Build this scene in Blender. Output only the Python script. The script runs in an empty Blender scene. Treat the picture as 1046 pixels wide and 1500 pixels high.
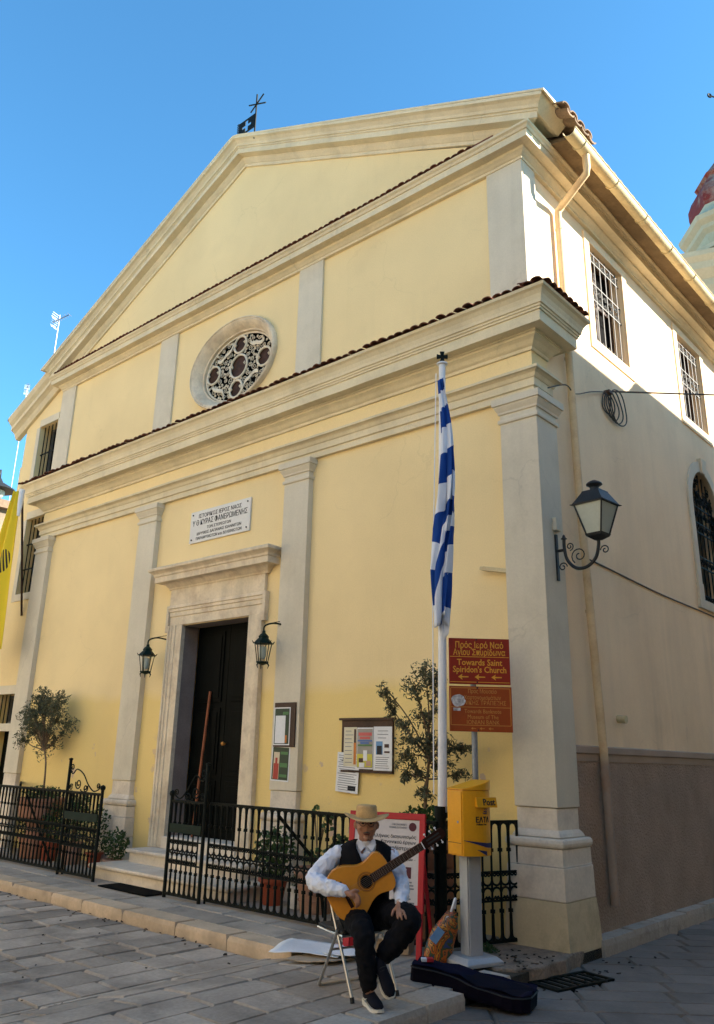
import bpy, bmesh, math, random
from mathutils import Vector, Matrix
random.seed(7)
PI = math.pi
D = bpy.data
SC = bpy.context.scene
COL = SC.collection

# ------------------------------------------------------------------ camera
CAM = Vector((3.935, -7.57, 1.6))
YAW, PITCH, ROLL, FPX = -0.73444382, 0.3171947, 0.0262735, 1186.986
fw = Vector((math.sin(YAW)*math.cos(PITCH), math.cos(YAW)*math.cos(PITCH), math.sin(PITCH)))
rt0 = Vector((math.cos(YAW), -math.sin(YAW), 0)); up0 = rt0.cross(fw)
rt = math.cos(ROLL)*rt0 + math.sin(ROLL)*up0
up = -math.sin(ROLL)*rt0 + math.cos(ROLL)*up0
cd = D.cameras.new('camera'); cam = D.objects.new('camera', cd); COL.objects.link(cam)
M = Matrix.Identity(4)
for i in range(3):
    M[i][0] = rt[i]; M[i][1] = up[i]; M[i][2] = -fw[i]; M[i][3] = CAM[i]
cam.matrix_world = M
cd.sensor_fit = 'VERTICAL'; cd.sensor_height = 36.0; cd.sensor_width = 36.0
cd.lens = FPX/1500*36.0
cd.shift_x = 18.612/1500; cd.shift_y = -29.307/1500
cd.clip_start = 0.05; cd.clip_end = 2000
SC.camera = cam

# ------------------------------------------------------------------ sky, sun, exposure
SUN = Vector((1.0, 0.72, 0.60)).normalized()
EL = math.asin(SUN.z); AZ = math.atan2(SUN.x, SUN.y)
w = D.worlds.new('World'); SC.world = w; w.use_nodes = True
nt = w.node_tree
sky = nt.nodes.new('ShaderNodeTexSky'); sky.sky_type = 'NISHITA'; sky.sun_disc = False
sky.sun_elevation = EL; sky.sun_rotation = AZ; sky.altitude = 0; sky.air_density = 1.0
sky.dust_density = 0.3; sky.ozone_density = 1.6
bg = nt.nodes['Background']; bg.inputs['Strength'].default_value = 0.090
tint = nt.nodes.new('ShaderNodeMix'); tint.data_type = 'RGBA'; tint.blend_type = 'MULTIPLY'; tint.inputs[0].default_value = 1.0
tint.inputs[7].default_value = (0.46, 0.94, 1.12, 1)
nt.links.new(sky.outputs[0], tint.inputs[6]); nt.links.new(tint.outputs[2], bg.inputs['Color'])
sl = D.lights.new('sun', 'SUN'); sl.energy = 5.0; sl.angle = math.radians(0.6); sl.color = (1.0, 0.92, 0.80)
so = D.objects.new('sun', sl); COL.objects.link(so)
so.rotation_euler = SUN.to_track_quat('Z', 'Y').to_euler()
so.location = (20, 15, 30)
SC.view_settings.view_transform = 'Standard'; SC.view_settings.look = 'None'
SC.view_settings.exposure = 1.88; SC.view_settings.gamma = 1.0

# ------------------------------------------------------------------ materials
def mat(name, col, rough=0.85, var=0.12, scale=3.0, fine=40.0, bump=0.15, bdist=0.006, metal=0.0,
        stain=None, stain_amt=0.0, stain_scale=1.2, rnd=0.0, spec=0.3, coord='pos', streak=0.0, zband=None, crack=0.0, peel=None, drip=0.0):
    m = D.materials.new(name); m.use_nodes = True
    n = m.node_tree.nodes; l = m.node_tree.links
    b = n['Principled BSDF']
    b.inputs['Roughness'].default_value = rough; b.inputs['Metallic'].default_value = metal
    b.inputs['Specular IOR Level'].default_value = spec
    if coord == 'pos':
        src = n.new('ShaderNodeNewGeometry').outputs['Position']
    else:
        src = n.new('ShaderNodeTexCoord').outputs['Object']
    n1 = n.new('ShaderNodeTexNoise'); n1.inputs['Scale'].default_value = scale; n1.inputs['Detail'].default_value = 6
    n2 = n.new('ShaderNodeTexNoise'); n2.inputs['Scale'].default_value = fine; n2.inputs['Detail'].default_value = 4
    l.new(src, n1.inputs['Vector']); l.new(src, n2.inputs['Vector'])
    # base colour * (1 +- var)
    def mul(a, f):
        x = n.new('ShaderNodeMix'); x.data_type = 'RGBA'; x.blend_type = 'MULTIPLY'; x.inputs[0].default_value = 1.0
        if isinstance(a, tuple): x.inputs[6].default_value = (*a, 1)
        else: l.new(a, x.inputs[6])
        l.new(f, x.inputs[7]); return x.outputs[2]
    def ramp(fac, lo, hi, a=0.3, c=0.7):
        mr = n.new('ShaderNodeMapRange'); mr.inputs[1].default_value = a; mr.inputs[2].default_value = c
        mr.inputs[3].default_value = lo; mr.inputs[4].default_value = hi
        l.new(fac, mr.inputs[0]); return mr.outputs[0]
    basec = col
    if zband:
        zb, c2 = zband
        sp = n.new('ShaderNodeSeparateXYZ'); l.new(src, sp.inputs[0])
        wv = n.new('ShaderNodeTexNoise'); wv.inputs['Scale'].default_value = 1.1; l.new(src, wv.inputs['Vector'])
        ad = n.new('ShaderNodeMath'); ad.operation = 'MULTIPLY_ADD'; ad.inputs[1].default_value = 0.25
        l.new(wv.outputs[0], ad.inputs[0]); l.new(sp.outputs[2], ad.inputs[2])
        f = ramp(ad.outputs[0], 1.0, 0.0, zb-0.06, zb+0.10)
        mx = n.new('ShaderNodeMix'); mx.data_type = 'RGBA'
        mx.inputs[6].default_value = (*col, 1); mx.inputs[7].default_value = (*c2, 1); l.new(f, mx.inputs[0])
        basec = mx.outputs[2]
    c = mul(basec, ramp(n1.outputs[0], 1-var, 1+var))
    c = mul(c, ramp(n2.outputs[0], 1-var*0.6, 1+var*0.6))
    if streak:
        mp = n.new('ShaderNodeMapping'); mp.inputs['Scale'].default_value = (6, 6, 0.35); l.new(src, mp.inputs[0])
        ns = n.new('ShaderNodeTexNoise'); ns.inputs['Scale'].default_value = 1.0; ns.inputs['Detail'].default_value = 5
        l.new(mp.outputs[0], ns.inputs['Vector'])
        c = mul(c, ramp(ns.outputs[0], 1-streak, 1+streak*0.25, 0.35, 0.6))
    if stain:
        ns = n.new('ShaderNodeTexNoise'); ns.inputs['Scale'].default_value = stain_scale; ns.inputs['Detail'].default_value = 8
        ns.inputs['Roughness'].default_value = 0.65
        l.new(src, ns.inputs['Vector'])
        x = n.new('ShaderNodeMix'); x.data_type = 'RGBA'
        l.new(ramp(ns.outputs[0], 0.0, stain_amt, 0.5, 0.72), x.inputs[0]); l.new(c, x.inputs[6]); x.inputs[7].default_value = (*stain, 1)
        c = x.outputs[2]
    if drip:
        mp = n.new('ShaderNodeMapping'); mp.inputs['Scale'].default_value = (2.2, 2.2, 0.16); l.new(src, mp.inputs[0])
        nd = n.new('ShaderNodeTexNoise'); nd.inputs['Scale'].default_value = 1.6; nd.inputs['Detail'].default_value = 8; nd.inputs['Roughness'].default_value = 0.7
        l.new(mp.outputs[0], nd.inputs['Vector'])
        nm = n.new('ShaderNodeTexNoise'); nm.inputs['Scale'].default_value = 0.45; l.new(src, nm.inputs['Vector'])
        a_ = n.new('ShaderNodeMath'); a_.operation = 'MULTIPLY'; l.new(ramp(nd.outputs[0], 0, 1, .52, .70), a_.inputs[0]); l.new(ramp(nm.outputs[0], 0, 1, .45, .62), a_.inputs[1])
        c = mul(c, ramp(a_.outputs[0], 1, 1-drip, 0, 1))
    if crack:
        dn = n.new('ShaderNodeTexNoise'); dn.inputs['Scale'].default_value = 2.5; dn.inputs['Detail'].default_value = 5; l.new(src, dn.inputs['Vector'])
        ad = n.new('ShaderNodeVectorMath'); ad.operation = 'MULTIPLY_ADD'; ad.inputs[1].default_value = (.5, .5, .5); l.new(dn.outputs['Color'], ad.inputs[0]); l.new(src, ad.inputs[2])
        vo_ = n.new('ShaderNodeTexVoronoi'); vo_.feature = 'DISTANCE_TO_EDGE'; vo_.inputs['Scale'].default_value = 0.55; l.new(ad.outputs[0], vo_.inputs['Vector'])
        nm = n.new('ShaderNodeTexNoise'); nm.inputs['Scale'].default_value = 0.8; l.new(src, nm.inputs['Vector'])
        a_ = n.new('ShaderNodeMath'); a_.operation = 'MULTIPLY'; l.new(ramp(vo_.outputs[0], 1, 0, .0, .006), a_.inputs[0]); l.new(ramp(nm.outputs[0], 0, 1, .50, .60), a_.inputs[1])
        c = mul(c, ramp(a_.outputs[0], 1, 1-crack, 0, 1))
    if peel:
        pn = n.new('ShaderNodeTexNoise'); pn.inputs['Scale'].default_value = 4.2; pn.inputs['Detail'].default_value = 5; l.new(src, pn.inputs['Vector'])
        pm = n.new('ShaderNodeTexNoise'); pm.inputs['Scale'].default_value = 0.9; l.new(src, pm.inputs['Vector'])
        sz = n.new('ShaderNodeSeparateXYZ'); l.new(src, sz.inputs[0])
        a_ = n.new('ShaderNodeMath'); a_.operation = 'MULTIPLY'; l.new(ramp(pn.outputs[0], 0, 1, .62, .64), a_.inputs[0]); l.new(ramp(sz.outputs[2], 1, 0, 1.5, 1.9), a_.inputs[1])
        b_ = n.new('ShaderNodeMath'); b_.operation = 'MULTIPLY'; l.new(a_.outputs[0], b_.inputs[0]); l.new(ramp(pm.outputs[0], 0, .85, .44, .52), b_.inputs[1])
        x = n.new('ShaderNodeMix'); x.data_type = 'RGBA'; l.new(b_.outputs[0], x.inputs[0]); l.new(c, x.inputs[6]); x.inputs[7].default_value = (*peel, 1); c = x.outputs[2]
    if rnd:
        oi = n.new('ShaderNodeObjectInfo')
        c = mul(c, ramp(oi.outputs['Random'], 1-rnd, 1+rnd, 0, 1))
    l.new(c, b.inputs['Base Color'])
    if bump:
        bp = n.new('ShaderNodeBump'); bp.inputs['Strength'].default_value = bump; bp.inputs['Distance'].default_value = bdist
        l.new(n2.outputs[0], bp.inputs['Height']); l.new(bp.outputs[0], b.inputs['Normal'])
    return m

def flat(name, col, rough=0.6, metal=0.0, spec=0.4, **k):
    return mat(name, col, rough, var=k.pop('var', 0.06), bump=k.pop('bump', 0.05), metal=metal, spec=spec, **k)

MT = {}
MT['yellow'] = mat('wall_yellow', (0.885, 0.69, 0.365), 0.9, 0.06, 0.6, 60, 0.25, 0.004, stain=(0.70, 0.53, 0.28), stain_amt=0.28, stain_scale=0.7,
                   streak=0.0, zband=(2.55, (0.87, 0.65, 0.255)), crack=0.07, peel=(0.62, 0.45, 0.34), drip=0.04)
MT['trim'] = mat('trim_plaster', (0.69, 0.615, 0.475), 0.9, 0.06, 1.5, 50, 0.3, 0.005, stain=(0.44, 0.38, 0.27), stain_amt=0.35, streak=0.03, crack=0.12, drip=0.10)
MT['trim2'] = mat('cornice_plaster', (0.76, 0.65, 0.44), 0.9, 0.08, 1.5, 50, 0.3, 0.005, stain=(0.36, 0.30, 0.20), stain_amt=0.28, stain_scale=1.8, streak=0.04, crack=0.15, drip=0.16)
MT['cream'] = mat('side_cream', (0.92, 0.715, 0.47), 0.9, 0.05, 1.0, 60, 0.3, 0.005, stain=(0.66, 0.47, 0.27), stain_amt=0.35, stain_scale=0.8, streak=0.03, crack=0.10, drip=0.10)
MT['plinth'] = mat('plinth_roughcast', (0.40, 0.285, 0.205), 0.95, 0.12, 2.5, 45, 1.0, 0.03, stain=(0.22, 0.15, 0.10), stain_amt=0.5)
MT['plband'] = mat('plinth_band', (0.40, 0.31, 0.24), 0.9, 0.08, 2, 50, 0.2)
MT['stone'] = mat('marble_stone', (0.74, 0.64, 0.51), 0.75, 0.10, 4, 35, 0.35, 0.006, stain=(0.34, 0.25, 0.18), stain_amt=0.55, stain_scale=2.6)
MT['dstone'] = mat('door_stone', (0.74, 0.62, 0.45), 0.75, 0.10, 4, 30, 0.3, 0.006, stain=(0.36, 0.22, 0.13), stain_amt=0.5, stain_scale=3.5, streak=0.12)
MT['ochre'] = mat('ochre_paint_base', (0.60, 0.49, 0.31), 0.9, 0.08, 3, 50, 0.3, 0.005, stain=(0.20, 0.17, 0.10), stain_amt=0.6, stain_scale=2.2)
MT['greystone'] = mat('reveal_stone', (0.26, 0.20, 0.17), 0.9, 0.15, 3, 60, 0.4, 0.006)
MT['tile'] = mat('terracotta_tile', (0.17, 0.062, 0.036), 0.9, 0.25, 6, 40, 0.4, 0.006, stain=(0.12, 0.07, 0.05), stain_amt=0.6, stain_scale=5, rnd=0.25)
MT['rooftile'] = mat('weathered_tile', (0.24, 0.165, 0.11), 0.9, 0.25, 6, 40, 0.4, 0.006, stain=(0.16, 0.12, 0.09), stain_amt=0.7, stain_scale=4, rnd=0.25)
MT['soffit'] = mat('eave_wood', (0.16, 0.11, 0.06), 0.9, 0.2, 5, 30, 0.3)
MT['gutter'] = mat('gutter_paint', (0.66, 0.55, 0.32), 0.6, 0.08, 4, 40, 0.1, stain=(0.35, 0.17, 0.06), stain_amt=0.5, stain_scale=3)
MT['pipe'] = mat('pipe_paint', (0.74, 0.55, 0.32), 0.65, 0.08, 3, 40, 0.1, stain=(0.40, 0.17, 0.06), stain_amt=0.4, stain_scale=4, zband=(1.75, (0.36, 0.28, 0.22)))
MT['iron'] = mat('black_iron', (0.007, 0.009, 0.007), 0.6, 0.3, 8, 60, 0.2, 0.002, spec=0.12)
MT['greeniron'] = mat('green_iron', (0.006, 0.018, 0.012), 0.55, 0.3, 8, 60, 0.2, 0.002, spec=0.15)
MT['lampiron'] = mat('lamp_iron', (0.018, 0.021, 0.024), 0.5, 0.3, 8, 60, 0.1, 0.002, spec=0.3)
MT['whiteiron'] = mat('pale_iron', (0.17, 0.165, 0.15), 0.6, 0.1, 8, 60, 0.1)
MT['tracery'] = mat('tracery_white', (0.74, 0.66, 0.52), 0.7, 0.12, 8, 60, 0.2)
MT['medal'] = mat('medallion_glass', (0.055, 0.024, 0.012), 0.55, 0.4, 7, 20, 0.1, spec=0.15, stain=(0.012, 0.010, 0.010), stain_amt=0.8, stain_scale=6)
MT['dark'] = flat('dark_interior', (0.005, 0.005, 0.005), 0.9, spec=0.05)
MT['glass'] = flat('dark_window_glass', (0.012, 0.014, 0.016), 0.12, spec=0.6)
MT['curtain'] = flat('pale_curtain', (0.16, 0.15, 0.14), 0.9)
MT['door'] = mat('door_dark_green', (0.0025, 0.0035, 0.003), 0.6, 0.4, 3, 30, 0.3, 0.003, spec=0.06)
MT['wood'] = mat('brown_wood', (0.055, 0.025, 0.014), 0.55, 0.3, 4, 40, 0.2)
MT['redwood'] = mat('red_wood', (0.30, 0.09, 0.035), 0.6, 0.2, 6, 40, 0.1)
MT['pave'] = mat('pavement_stone', (0.41, 0.345, 0.275), 0.85, 0.16, 2.2, 35, 0.5, 0.008, stain=(0.13, 0.11, 0.09), stain_amt=0.55, stain_scale=1.9, rnd=0.14)
MT['plaza'] = mat('plaza_stone', (0.36, 0.30, 0.24), 0.8, 0.18, 2.2, 30, 0.6, 0.010, stain=(0.10, 0.085, 0.07), stain_amt=0.6, stain_scale=1.7, rnd=0.28)
MT['street'] = mat('street_slate', (0.17, 0.155, 0.14), 0.6, 0.14, 3, 40, 0.35, 0.006, stain=(0.06, 0.058, 0.055), stain_amt=0.5, stain_scale=2.2, rnd=0.14)
MT['mortar'] = mat('joint_dirt', (0.05, 0.042, 0.03), 0.95, 0.3, 6, 60, 0.8, 0.01)
MT['kerb'] = mat('kerb_stone', (0.58, 0.44, 0.30), 0.85, 0.14, 3, 40, 0.5, 0.008, stain=(0.22, 0.17, 0.12), stain_amt=0.5, stain_scale=2.5, rnd=0.10)
MT['kerbw'] = mat('kerb_pale', (0.44, 0.385, 0.32), 0.85, 0.15, 4, 40, 0.6, 0.01, stain=(0.12, 0.09, 0.07), stain_amt=0.7, stain_scale=4, rnd=0.10)
MT['concrete'] = mat('rough_concrete', (0.26, 0.20, 0.15), 0.95, 0.25, 5, 40, 1.0, 0.02, stain=(0.06, 0.05, 0.03), stain_amt=0.7, stain_scale=4)
MT['terra'] = mat('terracotta_pot', (0.42, 0.20, 0.12), 0.9, 0.15, 6, 40, 0.3, stain=(0.5, 0.36, 0.26), stain_amt=0.4, stain_scale=5)
MT['pinkpot'] = mat('pale_terracotta', (0.50, 0.29, 0.20), 0.9, 0.12, 6, 40, 0.3)
MT['redpot'] = flat('red_plastic_pot', (0.36, 0.075, 0.03), 0.5)
MT['whitepot'] = flat('white_pot', (0.75, 0.73, 0.68), 0.5)
MT['soil'] = mat('soil', (0.03, 0.02, 0.014), 0.95, 0.3, 20, 80, 0.6)
MT['white'] = flat('white_paint', (0.78, 0.78, 0.80), 0.4)
MT['plaque'] = mat('white_marble', (0.72, 0.70, 0.66), 0.5, 0.05, 3, 30, 0.05)
MT['paper'] = flat('paper_white', (0.80, 0.80, 0.80), 0.8)
MT['papercream'] = flat('paper_cream', (0.72, 0.66, 0.48), 0.8)
MT['ink'] = flat('black_ink', (0.02, 0.02, 0.02), 0.7)
MT['greyink'] = flat('grey_ink', (0.22, 0.22, 0.24), 0.8)
MT['card'] = mat('cardboard', (0.42, 0.32, 0.22), 0.9, 0.1, 6, 60, 0.1)
MT['signred'] = mat('sign_red', (0.30, 0.022, 0.008), 0.45, 0.08, 3, 40, 0.05)
MT['signbrown'] = mat('sign_brown', (0.34, 0.060, 0.008), 0.45, 0.10, 3, 40, 0.05)
MT['gold'] = flat('sign_yellow', (0.80, 0.36, 0.03), 0.5)
MT['gold2'] = flat('sign_faded_yellow', (0.62, 0.26, 0.05), 0.6)
MT['sticker'] = mat('peeled_sticker', (0.55, 0.52, 0.52), 0.8, 0.4, 25, 60, 0.2)
MT['galv'] = mat('galvanised_steel', (0.28, 0.30, 0.33), 0.5, 0.15, 6, 40, 0.1, metal=0.5)
MT['postyellow'] = mat('post_yellow', (0.80, 0.35, 0.008), 0.4, 0.05, 4, 40, 0.03, stain=(0.36, 0.17, 0.03), stain_amt=0.4, stain_scale=4)
MT['postgrey'] = flat('post_grey', (0.36, 0.36, 0.35), 0.5, metal=0.2)
MT['navy'] = flat('navy_print', (0.01, 0.012, 0.09), 0.5)
MT['redframe'] = flat('red_frame', (0.52, 0.02, 0.03), 0.45)
MT['maroon'] = flat('maroon_print', (0.10, 0.02, 0.03), 0.7)
MT['skin'] = mat('skin', (0.37, 0.185, 0.115), 0.55, 0.12, 14, 60, 0.15, 0.002)
MT['shirt'] = mat('white_shirt', (0.74, 0.76, 0.84), 0.9, 0.04, 10, 90, 0.15, 0.002)
MT['black'] = mat('black_cloth', (0.008, 0.008, 0.010), 0.95, 0.2, 10, 90, 0.3, 0.003, spec=0.15)
MT['hair'] = flat('grey_hair', (0.10, 0.09, 0.085), 0.8)
MT['straw'] = mat('straw', (0.56, 0.35, 0.15), 0.85, 0.15, 20, 140, 0.6, 0.004)
MT['spruce'] = mat('guitar_spruce', (0.62, 0.24, 0.02), 0.22, 0.06, 4, 40, 0.02, spec=0.5)
MT['rose_wood'] = mat('guitar_rosewood', (0.030, 0.011, 0.007), 0.8, 0.2, 10, 60, 0.05, spec=0.1)
MT['chrome'] = flat('chair_steel', (0.50, 0.49, 0.47), 0.3, metal=0.8)
MT['fret'] = flat('fret_metal', (0.30, 0.24, 0.18), 0.5)
MT['shoe'] = mat('shoe_grey', (0.012, 0.012, 0.017), 0.9, 0.15, 20, 120, 0.3, 0.002, spec=0.1)
MT['sole'] = flat('shoe_sole', (0.66, 0.62, 0.54), 0.7)
MT['case'] = mat('case_navy', (0.006, 0.005, 0.012), 0.9, 0.25, 8, 110, 0.5, 0.004, spec=0.08)
MT['cable'] = flat('grey_cable', (0.07, 0.065, 0.06), 0.7)
MT['lampglass'] = flat('frosted_glass', (0.40, 0.44, 0.38), 0.3)
MT['leaf'] = mat('olive_leaf', (0.105, 0.112, 0.062), 0.6, 0.35, 5, 30, 0.0, rnd=0.1)
MT['leafg'] = mat('green_leaf', (0.045, 0.085, 0.022), 0.6, 0.35, 6, 30, 0.0, rnd=0.1)
MT['bark'] = mat('olive_bark', (0.17, 0.115, 0.07), 0.9, 0.25, 8, 50, 0.5)
MT['domered'] = mat('dome_red', (0.20, 0.022, 0.014), 0.7, 0.15, 0.8, 8, 0.1, stain=(0.42, 0.36, 0.28), stain_amt=0.95, stain_scale=0.55)
MT['mailgrey'] = flat('mail_grey', (0.42, 0.43, 0.44), 0.5, metal=0.2)
MT['flagyellow'] = None

# ------------------------------------------------------------------ mesh builder
def norm(v):
    return Vector(v).normalized()
class MB:
    def __init__(s): s.v = []; s.f = []; s.uv = None
    def add(s, vs, fs):
        o = len(s.v); s.v += [tuple(x) for x in vs]; s.f += [tuple(i+o for i in q) for q in fs]; return s
    def hexa(s, p):
        return s.add(p, [(0,3,2,1),(4,5,6,7),(0,1,5,4),(1,2,6,5),(2,3,7,6),(3,0,4,7)])
    def box(s, x0, y0, z0, x1, y1, z1, c=0.0):
        if c <= 0:
            return s.hexa([(x0,y0,z0),(x1,y0,z0),(x1,y1,z0),(x0,y1,z0),(x0,y0,z1),(x1,y0,z1),(x1,y1,z1),(x0,y1,z1)])
        return s.hexa([(x0,y0,z0),(x1,y0,z0),(x1,y1,z0),(x0,y1,z0),(x0,y0,z1-c),(x1,y0,z1-c),(x1,y1,z1-c),(x0,y1,z1-c)]) and \
            s.hexa([(x0,y0,z1-c),(x1,y0,z1-c),(x1,y1,z1-c),(x0,y1,z1-c),(x0+c,y0+c,z1),(x1-c,y0+c,z1),(x1-c,y1-c,z1),(x0+c,y1-c,z1)])
    def obox(s, c, a, b, d, ha, hb, hd):   # oriented box: centre, unit axes, half sizes
        c = Vector(c); a = Vector(a)*ha; b = Vector(b)*hb; d = Vector(d)*hd
        return s.hexa([c-a-b-d, c+a-b-d, c+a+b-d, c-a+b-d, c-a-b+d, c+a-b+d, c+a+b+d, c-a+b+d])
    def prism(s, poly, fn0, fn1):          # poly of 2d points, two maps to 3d
        n = len(poly); vs = [fn0(*p) for p in poly] + [fn1(*p) for p in poly]
        fs = [tuple(range(n-1, -1, -1)), tuple(range(n, 2*n))]
        fs += [(i, (i+1) % n, n+(i+1) % n, n+i) for i in range(n)]
        return s.add(vs, fs)
    def loft(s, rings, cap=True, closed=True):
        n = len(rings[0]); vs = [p for r in rings for p in r]; fs = []
        for k in range(len(rings)-1):
            for i in range(n if closed else n-1):
                j = (i+1) % n; fs.append((k*n+i, k*n+j, (k+1)*n+j, (k+1)*n+i))
        if cap and closed:
            fs.append(tuple(range(n-1, -1, -1))); fs.append(tuple((len(rings)-1)*n+i for i in range(n)))
        return s.add(vs, fs)
    def tube(s, pts, r, n=6, closed=False, squash=None):
        pts = [Vector(p) for p in pts]; m = len(pts)
        R = r if isinstance(r, (list, tuple)) else [r]*m
        rings = []; prev = None
        for i, p in enumerate(pts):
            if closed: t = pts[(i+1) % m]-pts[i-1]
            else: t = pts[min(i+1, m-1)]-pts[max(i-1, 0)]
            if t.length < 1e-9: t = Vector((0, 0, 1))
            t.normalize()
            if prev is None:
                ref = Vector((0, 0, 1)) if abs(t.z) < 0.9 else Vector((1, 0, 0))
                a = t.cross(ref).normalized()
            else:
                a = prev - t*prev.dot(t)
                a = a.normalized() if a.length > 1e-6 else t.orthogonal().normalized()
            b = t.cross(a); prev = a
            rings.append([p + a*math.cos(2*PI*k/n)*R[i] + b*math.sin(2*PI*k/n)*R[i]*(squash or 1) for k in range(n)])
        if closed:
            rings.append(rings[0]); return s.loft(rings, cap=False)
        return s.loft(rings)
    def lathe(s, prof, c=(0,0,0), n=16, ax=None):
        c = Vector(c)
        if ax is None: A, B, Z = Vector((1,0,0)), Vector((0,1,0)), Vector((0,0,1))
        else:
            Z = norm(ax); A = Z.orthogonal().normalized(); B = Z.cross(A)
        rings = [[c + A*math.cos(2*PI*k/n)*r + B*math.sin(2*PI*k/n)*r + Z*z for k in range(n)] for r, z in prof]
        return s.loft(rings)
    def sweep(s, path, prof, cap=True, jit=0.0):    # path (x,y), outward to the right of travel; profile (e,z)
        P = [Vector((p[0], p[1])) for p in path]
        Q = [P[0]]; rj = random.Random(len(path)*13+len(prof))
        for a_, b_ in zip(P, P[1:]):
            k_ = int((b_-a_).length/.45) if jit else 0; nrm = Vector(((b_-a_).y, -(b_-a_).x)); nrm = nrm.normalized() if nrm.length else nrm
            for i in range(1, k_): Q.append(a_+(b_-a_)*(i/k_)+nrm*rj.uniform(-jit, jit))
            Q.append(b_)
        P = Q; m = len(P); off = []
        for i in range(m):
            ns = []
            if i > 0: d = (P[i]-P[i-1]).normalized(); ns.append(Vector((d.y, -d.x)))
            if i < m-1: d = (P[i+1]-P[i]).normalized(); ns.append(Vector((d.y, -d.x)))
            if len(ns) == 2:
                b = (ns[0]+ns[1]); b = b / max(1e-6, b.dot(ns[0]))
            else: b = ns[0]
            off.append(b)
        k = len(prof)
        vs = [(P[i].x+off[i].x*e, P[i].y+off[i].y*e, z) for i in range(m) for e, z in prof]
        fs = []
        for i in range(m-1):
            for j in range(k-1):
                fs.append((i*k+j, (i+1)*k+j, (i+1)*k+j+1, i*k+j+1))
        if cap:
            fs.append(tuple(range(k))); fs.append(tuple((m-1)*k+j for j in reversed(range(k))))
        return s.add(vs, fs)
    def quad(s, a, b, c, d): return s.add([a, b, c, d], [(0, 1, 2, 3)])
    def mesh(s, name, smooth=None):
        me = D.meshes.new(name); me.from_pydata(s.v, [], s.f); me.validate(); me.update()
        bm = bmesh.new(); bm.from_mesh(me); bmesh.ops.recalc_face_normals(bm, faces=bm.faces); bm.to_mesh(me); bm.free()
        if smooth is not None:
            for p in me.polygons: p.use_smooth = True
            me.set_sharp_from_angle(angle=math.radians(smooth))
        return me

def link(name, data, parent=None, m=None):
    o = D.objects.new(name, data); COL.objects.link(o)
    if parent is not None: o.parent = parent
    if m is not None and data is not None and not data.materials: data.materials.append(MT[m] if isinstance(m, str) else m)
    return o
def obj(name, mb, m, parent=None, smooth=None, bevel=0):
    o = link(name, mb.mesh(name, smooth), parent, m)
    if bevel:
        b = o.modifiers.new('bevel', 'BEVEL'); b.width = bevel; b.segments = 2; b.limit_method = 'ANGLE'; b.angle_limit = math.radians(40)
    return o
def tag(o, label, cat, group=None):
    o['label'] = label; o['category'] = cat
    if group: o['group'] = group
    return o
def thing(name, label, cat, loc=(0,0,0), group=None, rotz=0):
    o = D.objects.new(name, None); COL.objects.link(o); o.location = loc; o.rotation_euler = (0, 0, rotz); o.empty_display_size = 0.1
    return tag(o, label, cat, group)
def structure(o): o['kind'] = 'structure'; return o
def stuff(o): o['kind'] = 'stuff'; return o
def arc(c, r, a0, a1, n, ex, ez):
    c = Vector(c); ex = Vector(ex); ez = Vector(ez)
    return [c + ex*math.cos(a0+(a1-a0)*i/n)*r + ez*math.sin(a0+(a1-a0)*i/n)*r for i in range(n+1)]
def spiral(c, r0, r1, a0, turns, n, ex, ez):
    c = Vector(c); ex = Vector(ex); ez = Vector(ez); out = []
    for i in range(n+1):
        t = i/n; r = r0+(r1-r0)*t; a = a0+turns*2*PI*t
        out.append(c + ex*math.cos(a)*r + ez*math.sin(a)*r)
    return out
def cat(P, n=6):      # Catmull-Rom through points
    P = [Vector(p) for p in P]; out = []
    for i in range(len(P)-1):
        p0 = P[max(i-1, 0)]; p1 = P[i]; p2 = P[i+1]; p3 = P[min(i+2, len(P)-1)]
        for k in range(n):
            t = k/n
            out.append(0.5*((2*p1)+(p2-p0)*t+(2*p0-5*p1+4*p2-p3)*t*t+(3*p1-p0-3*p2+p3)*t**3))
    out.append(P[-1]); return out
X3, Y3, Z3 = Vector((1,0,0)), Vector((0,1,0)), Vector((0,0,1))
def text(name, body, size, loc, ex, ez, m, parent, align='CENTER', width=None, ext=0.0015, bold=0.0, shear=0.0):
    cu = D.curves.new(name, 'FONT'); cu.body = body; cu.size = size; cu.align_x = align; cu.align_y = 'CENTER'
    cu.extrude = ext; cu.offset = bold; cu.resolution_u = 2; cu.shear = shear
    t = D.objects.new(name, cu); COL.objects.link(t)
    dg = bpy.context.evaluated_depsgraph_get(); dg.update()
    me = D.meshes.new_from_object(t.evaluated_get(dg)); me.name = name
    D.objects.remove(t); D.curves.remove(cu)
    if width and me.vertices:
        xs = [v.co.x for v in me.vertices]; wd = max(xs)-min(xs); k = width/max(wd, 1e-6)
        for v in me.vertices: v.co.x *= k
    ex = Vector(ex).normalized(); ez = Vector(ez).normalized(); ey = ex.cross(ez)   # towards the viewer
    R = Matrix((( ex.x, ez.x, ey.x, 0), (ex.y, ez.y, ey.y, 0), (ex.z, ez.z, ey.z, 0), (0, 0, 0, 1)))
    me.transform(Matrix.Translation(Vector(loc)) @ R)
    me.materials.clear()
    return link(name, me, parent, m)
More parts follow.
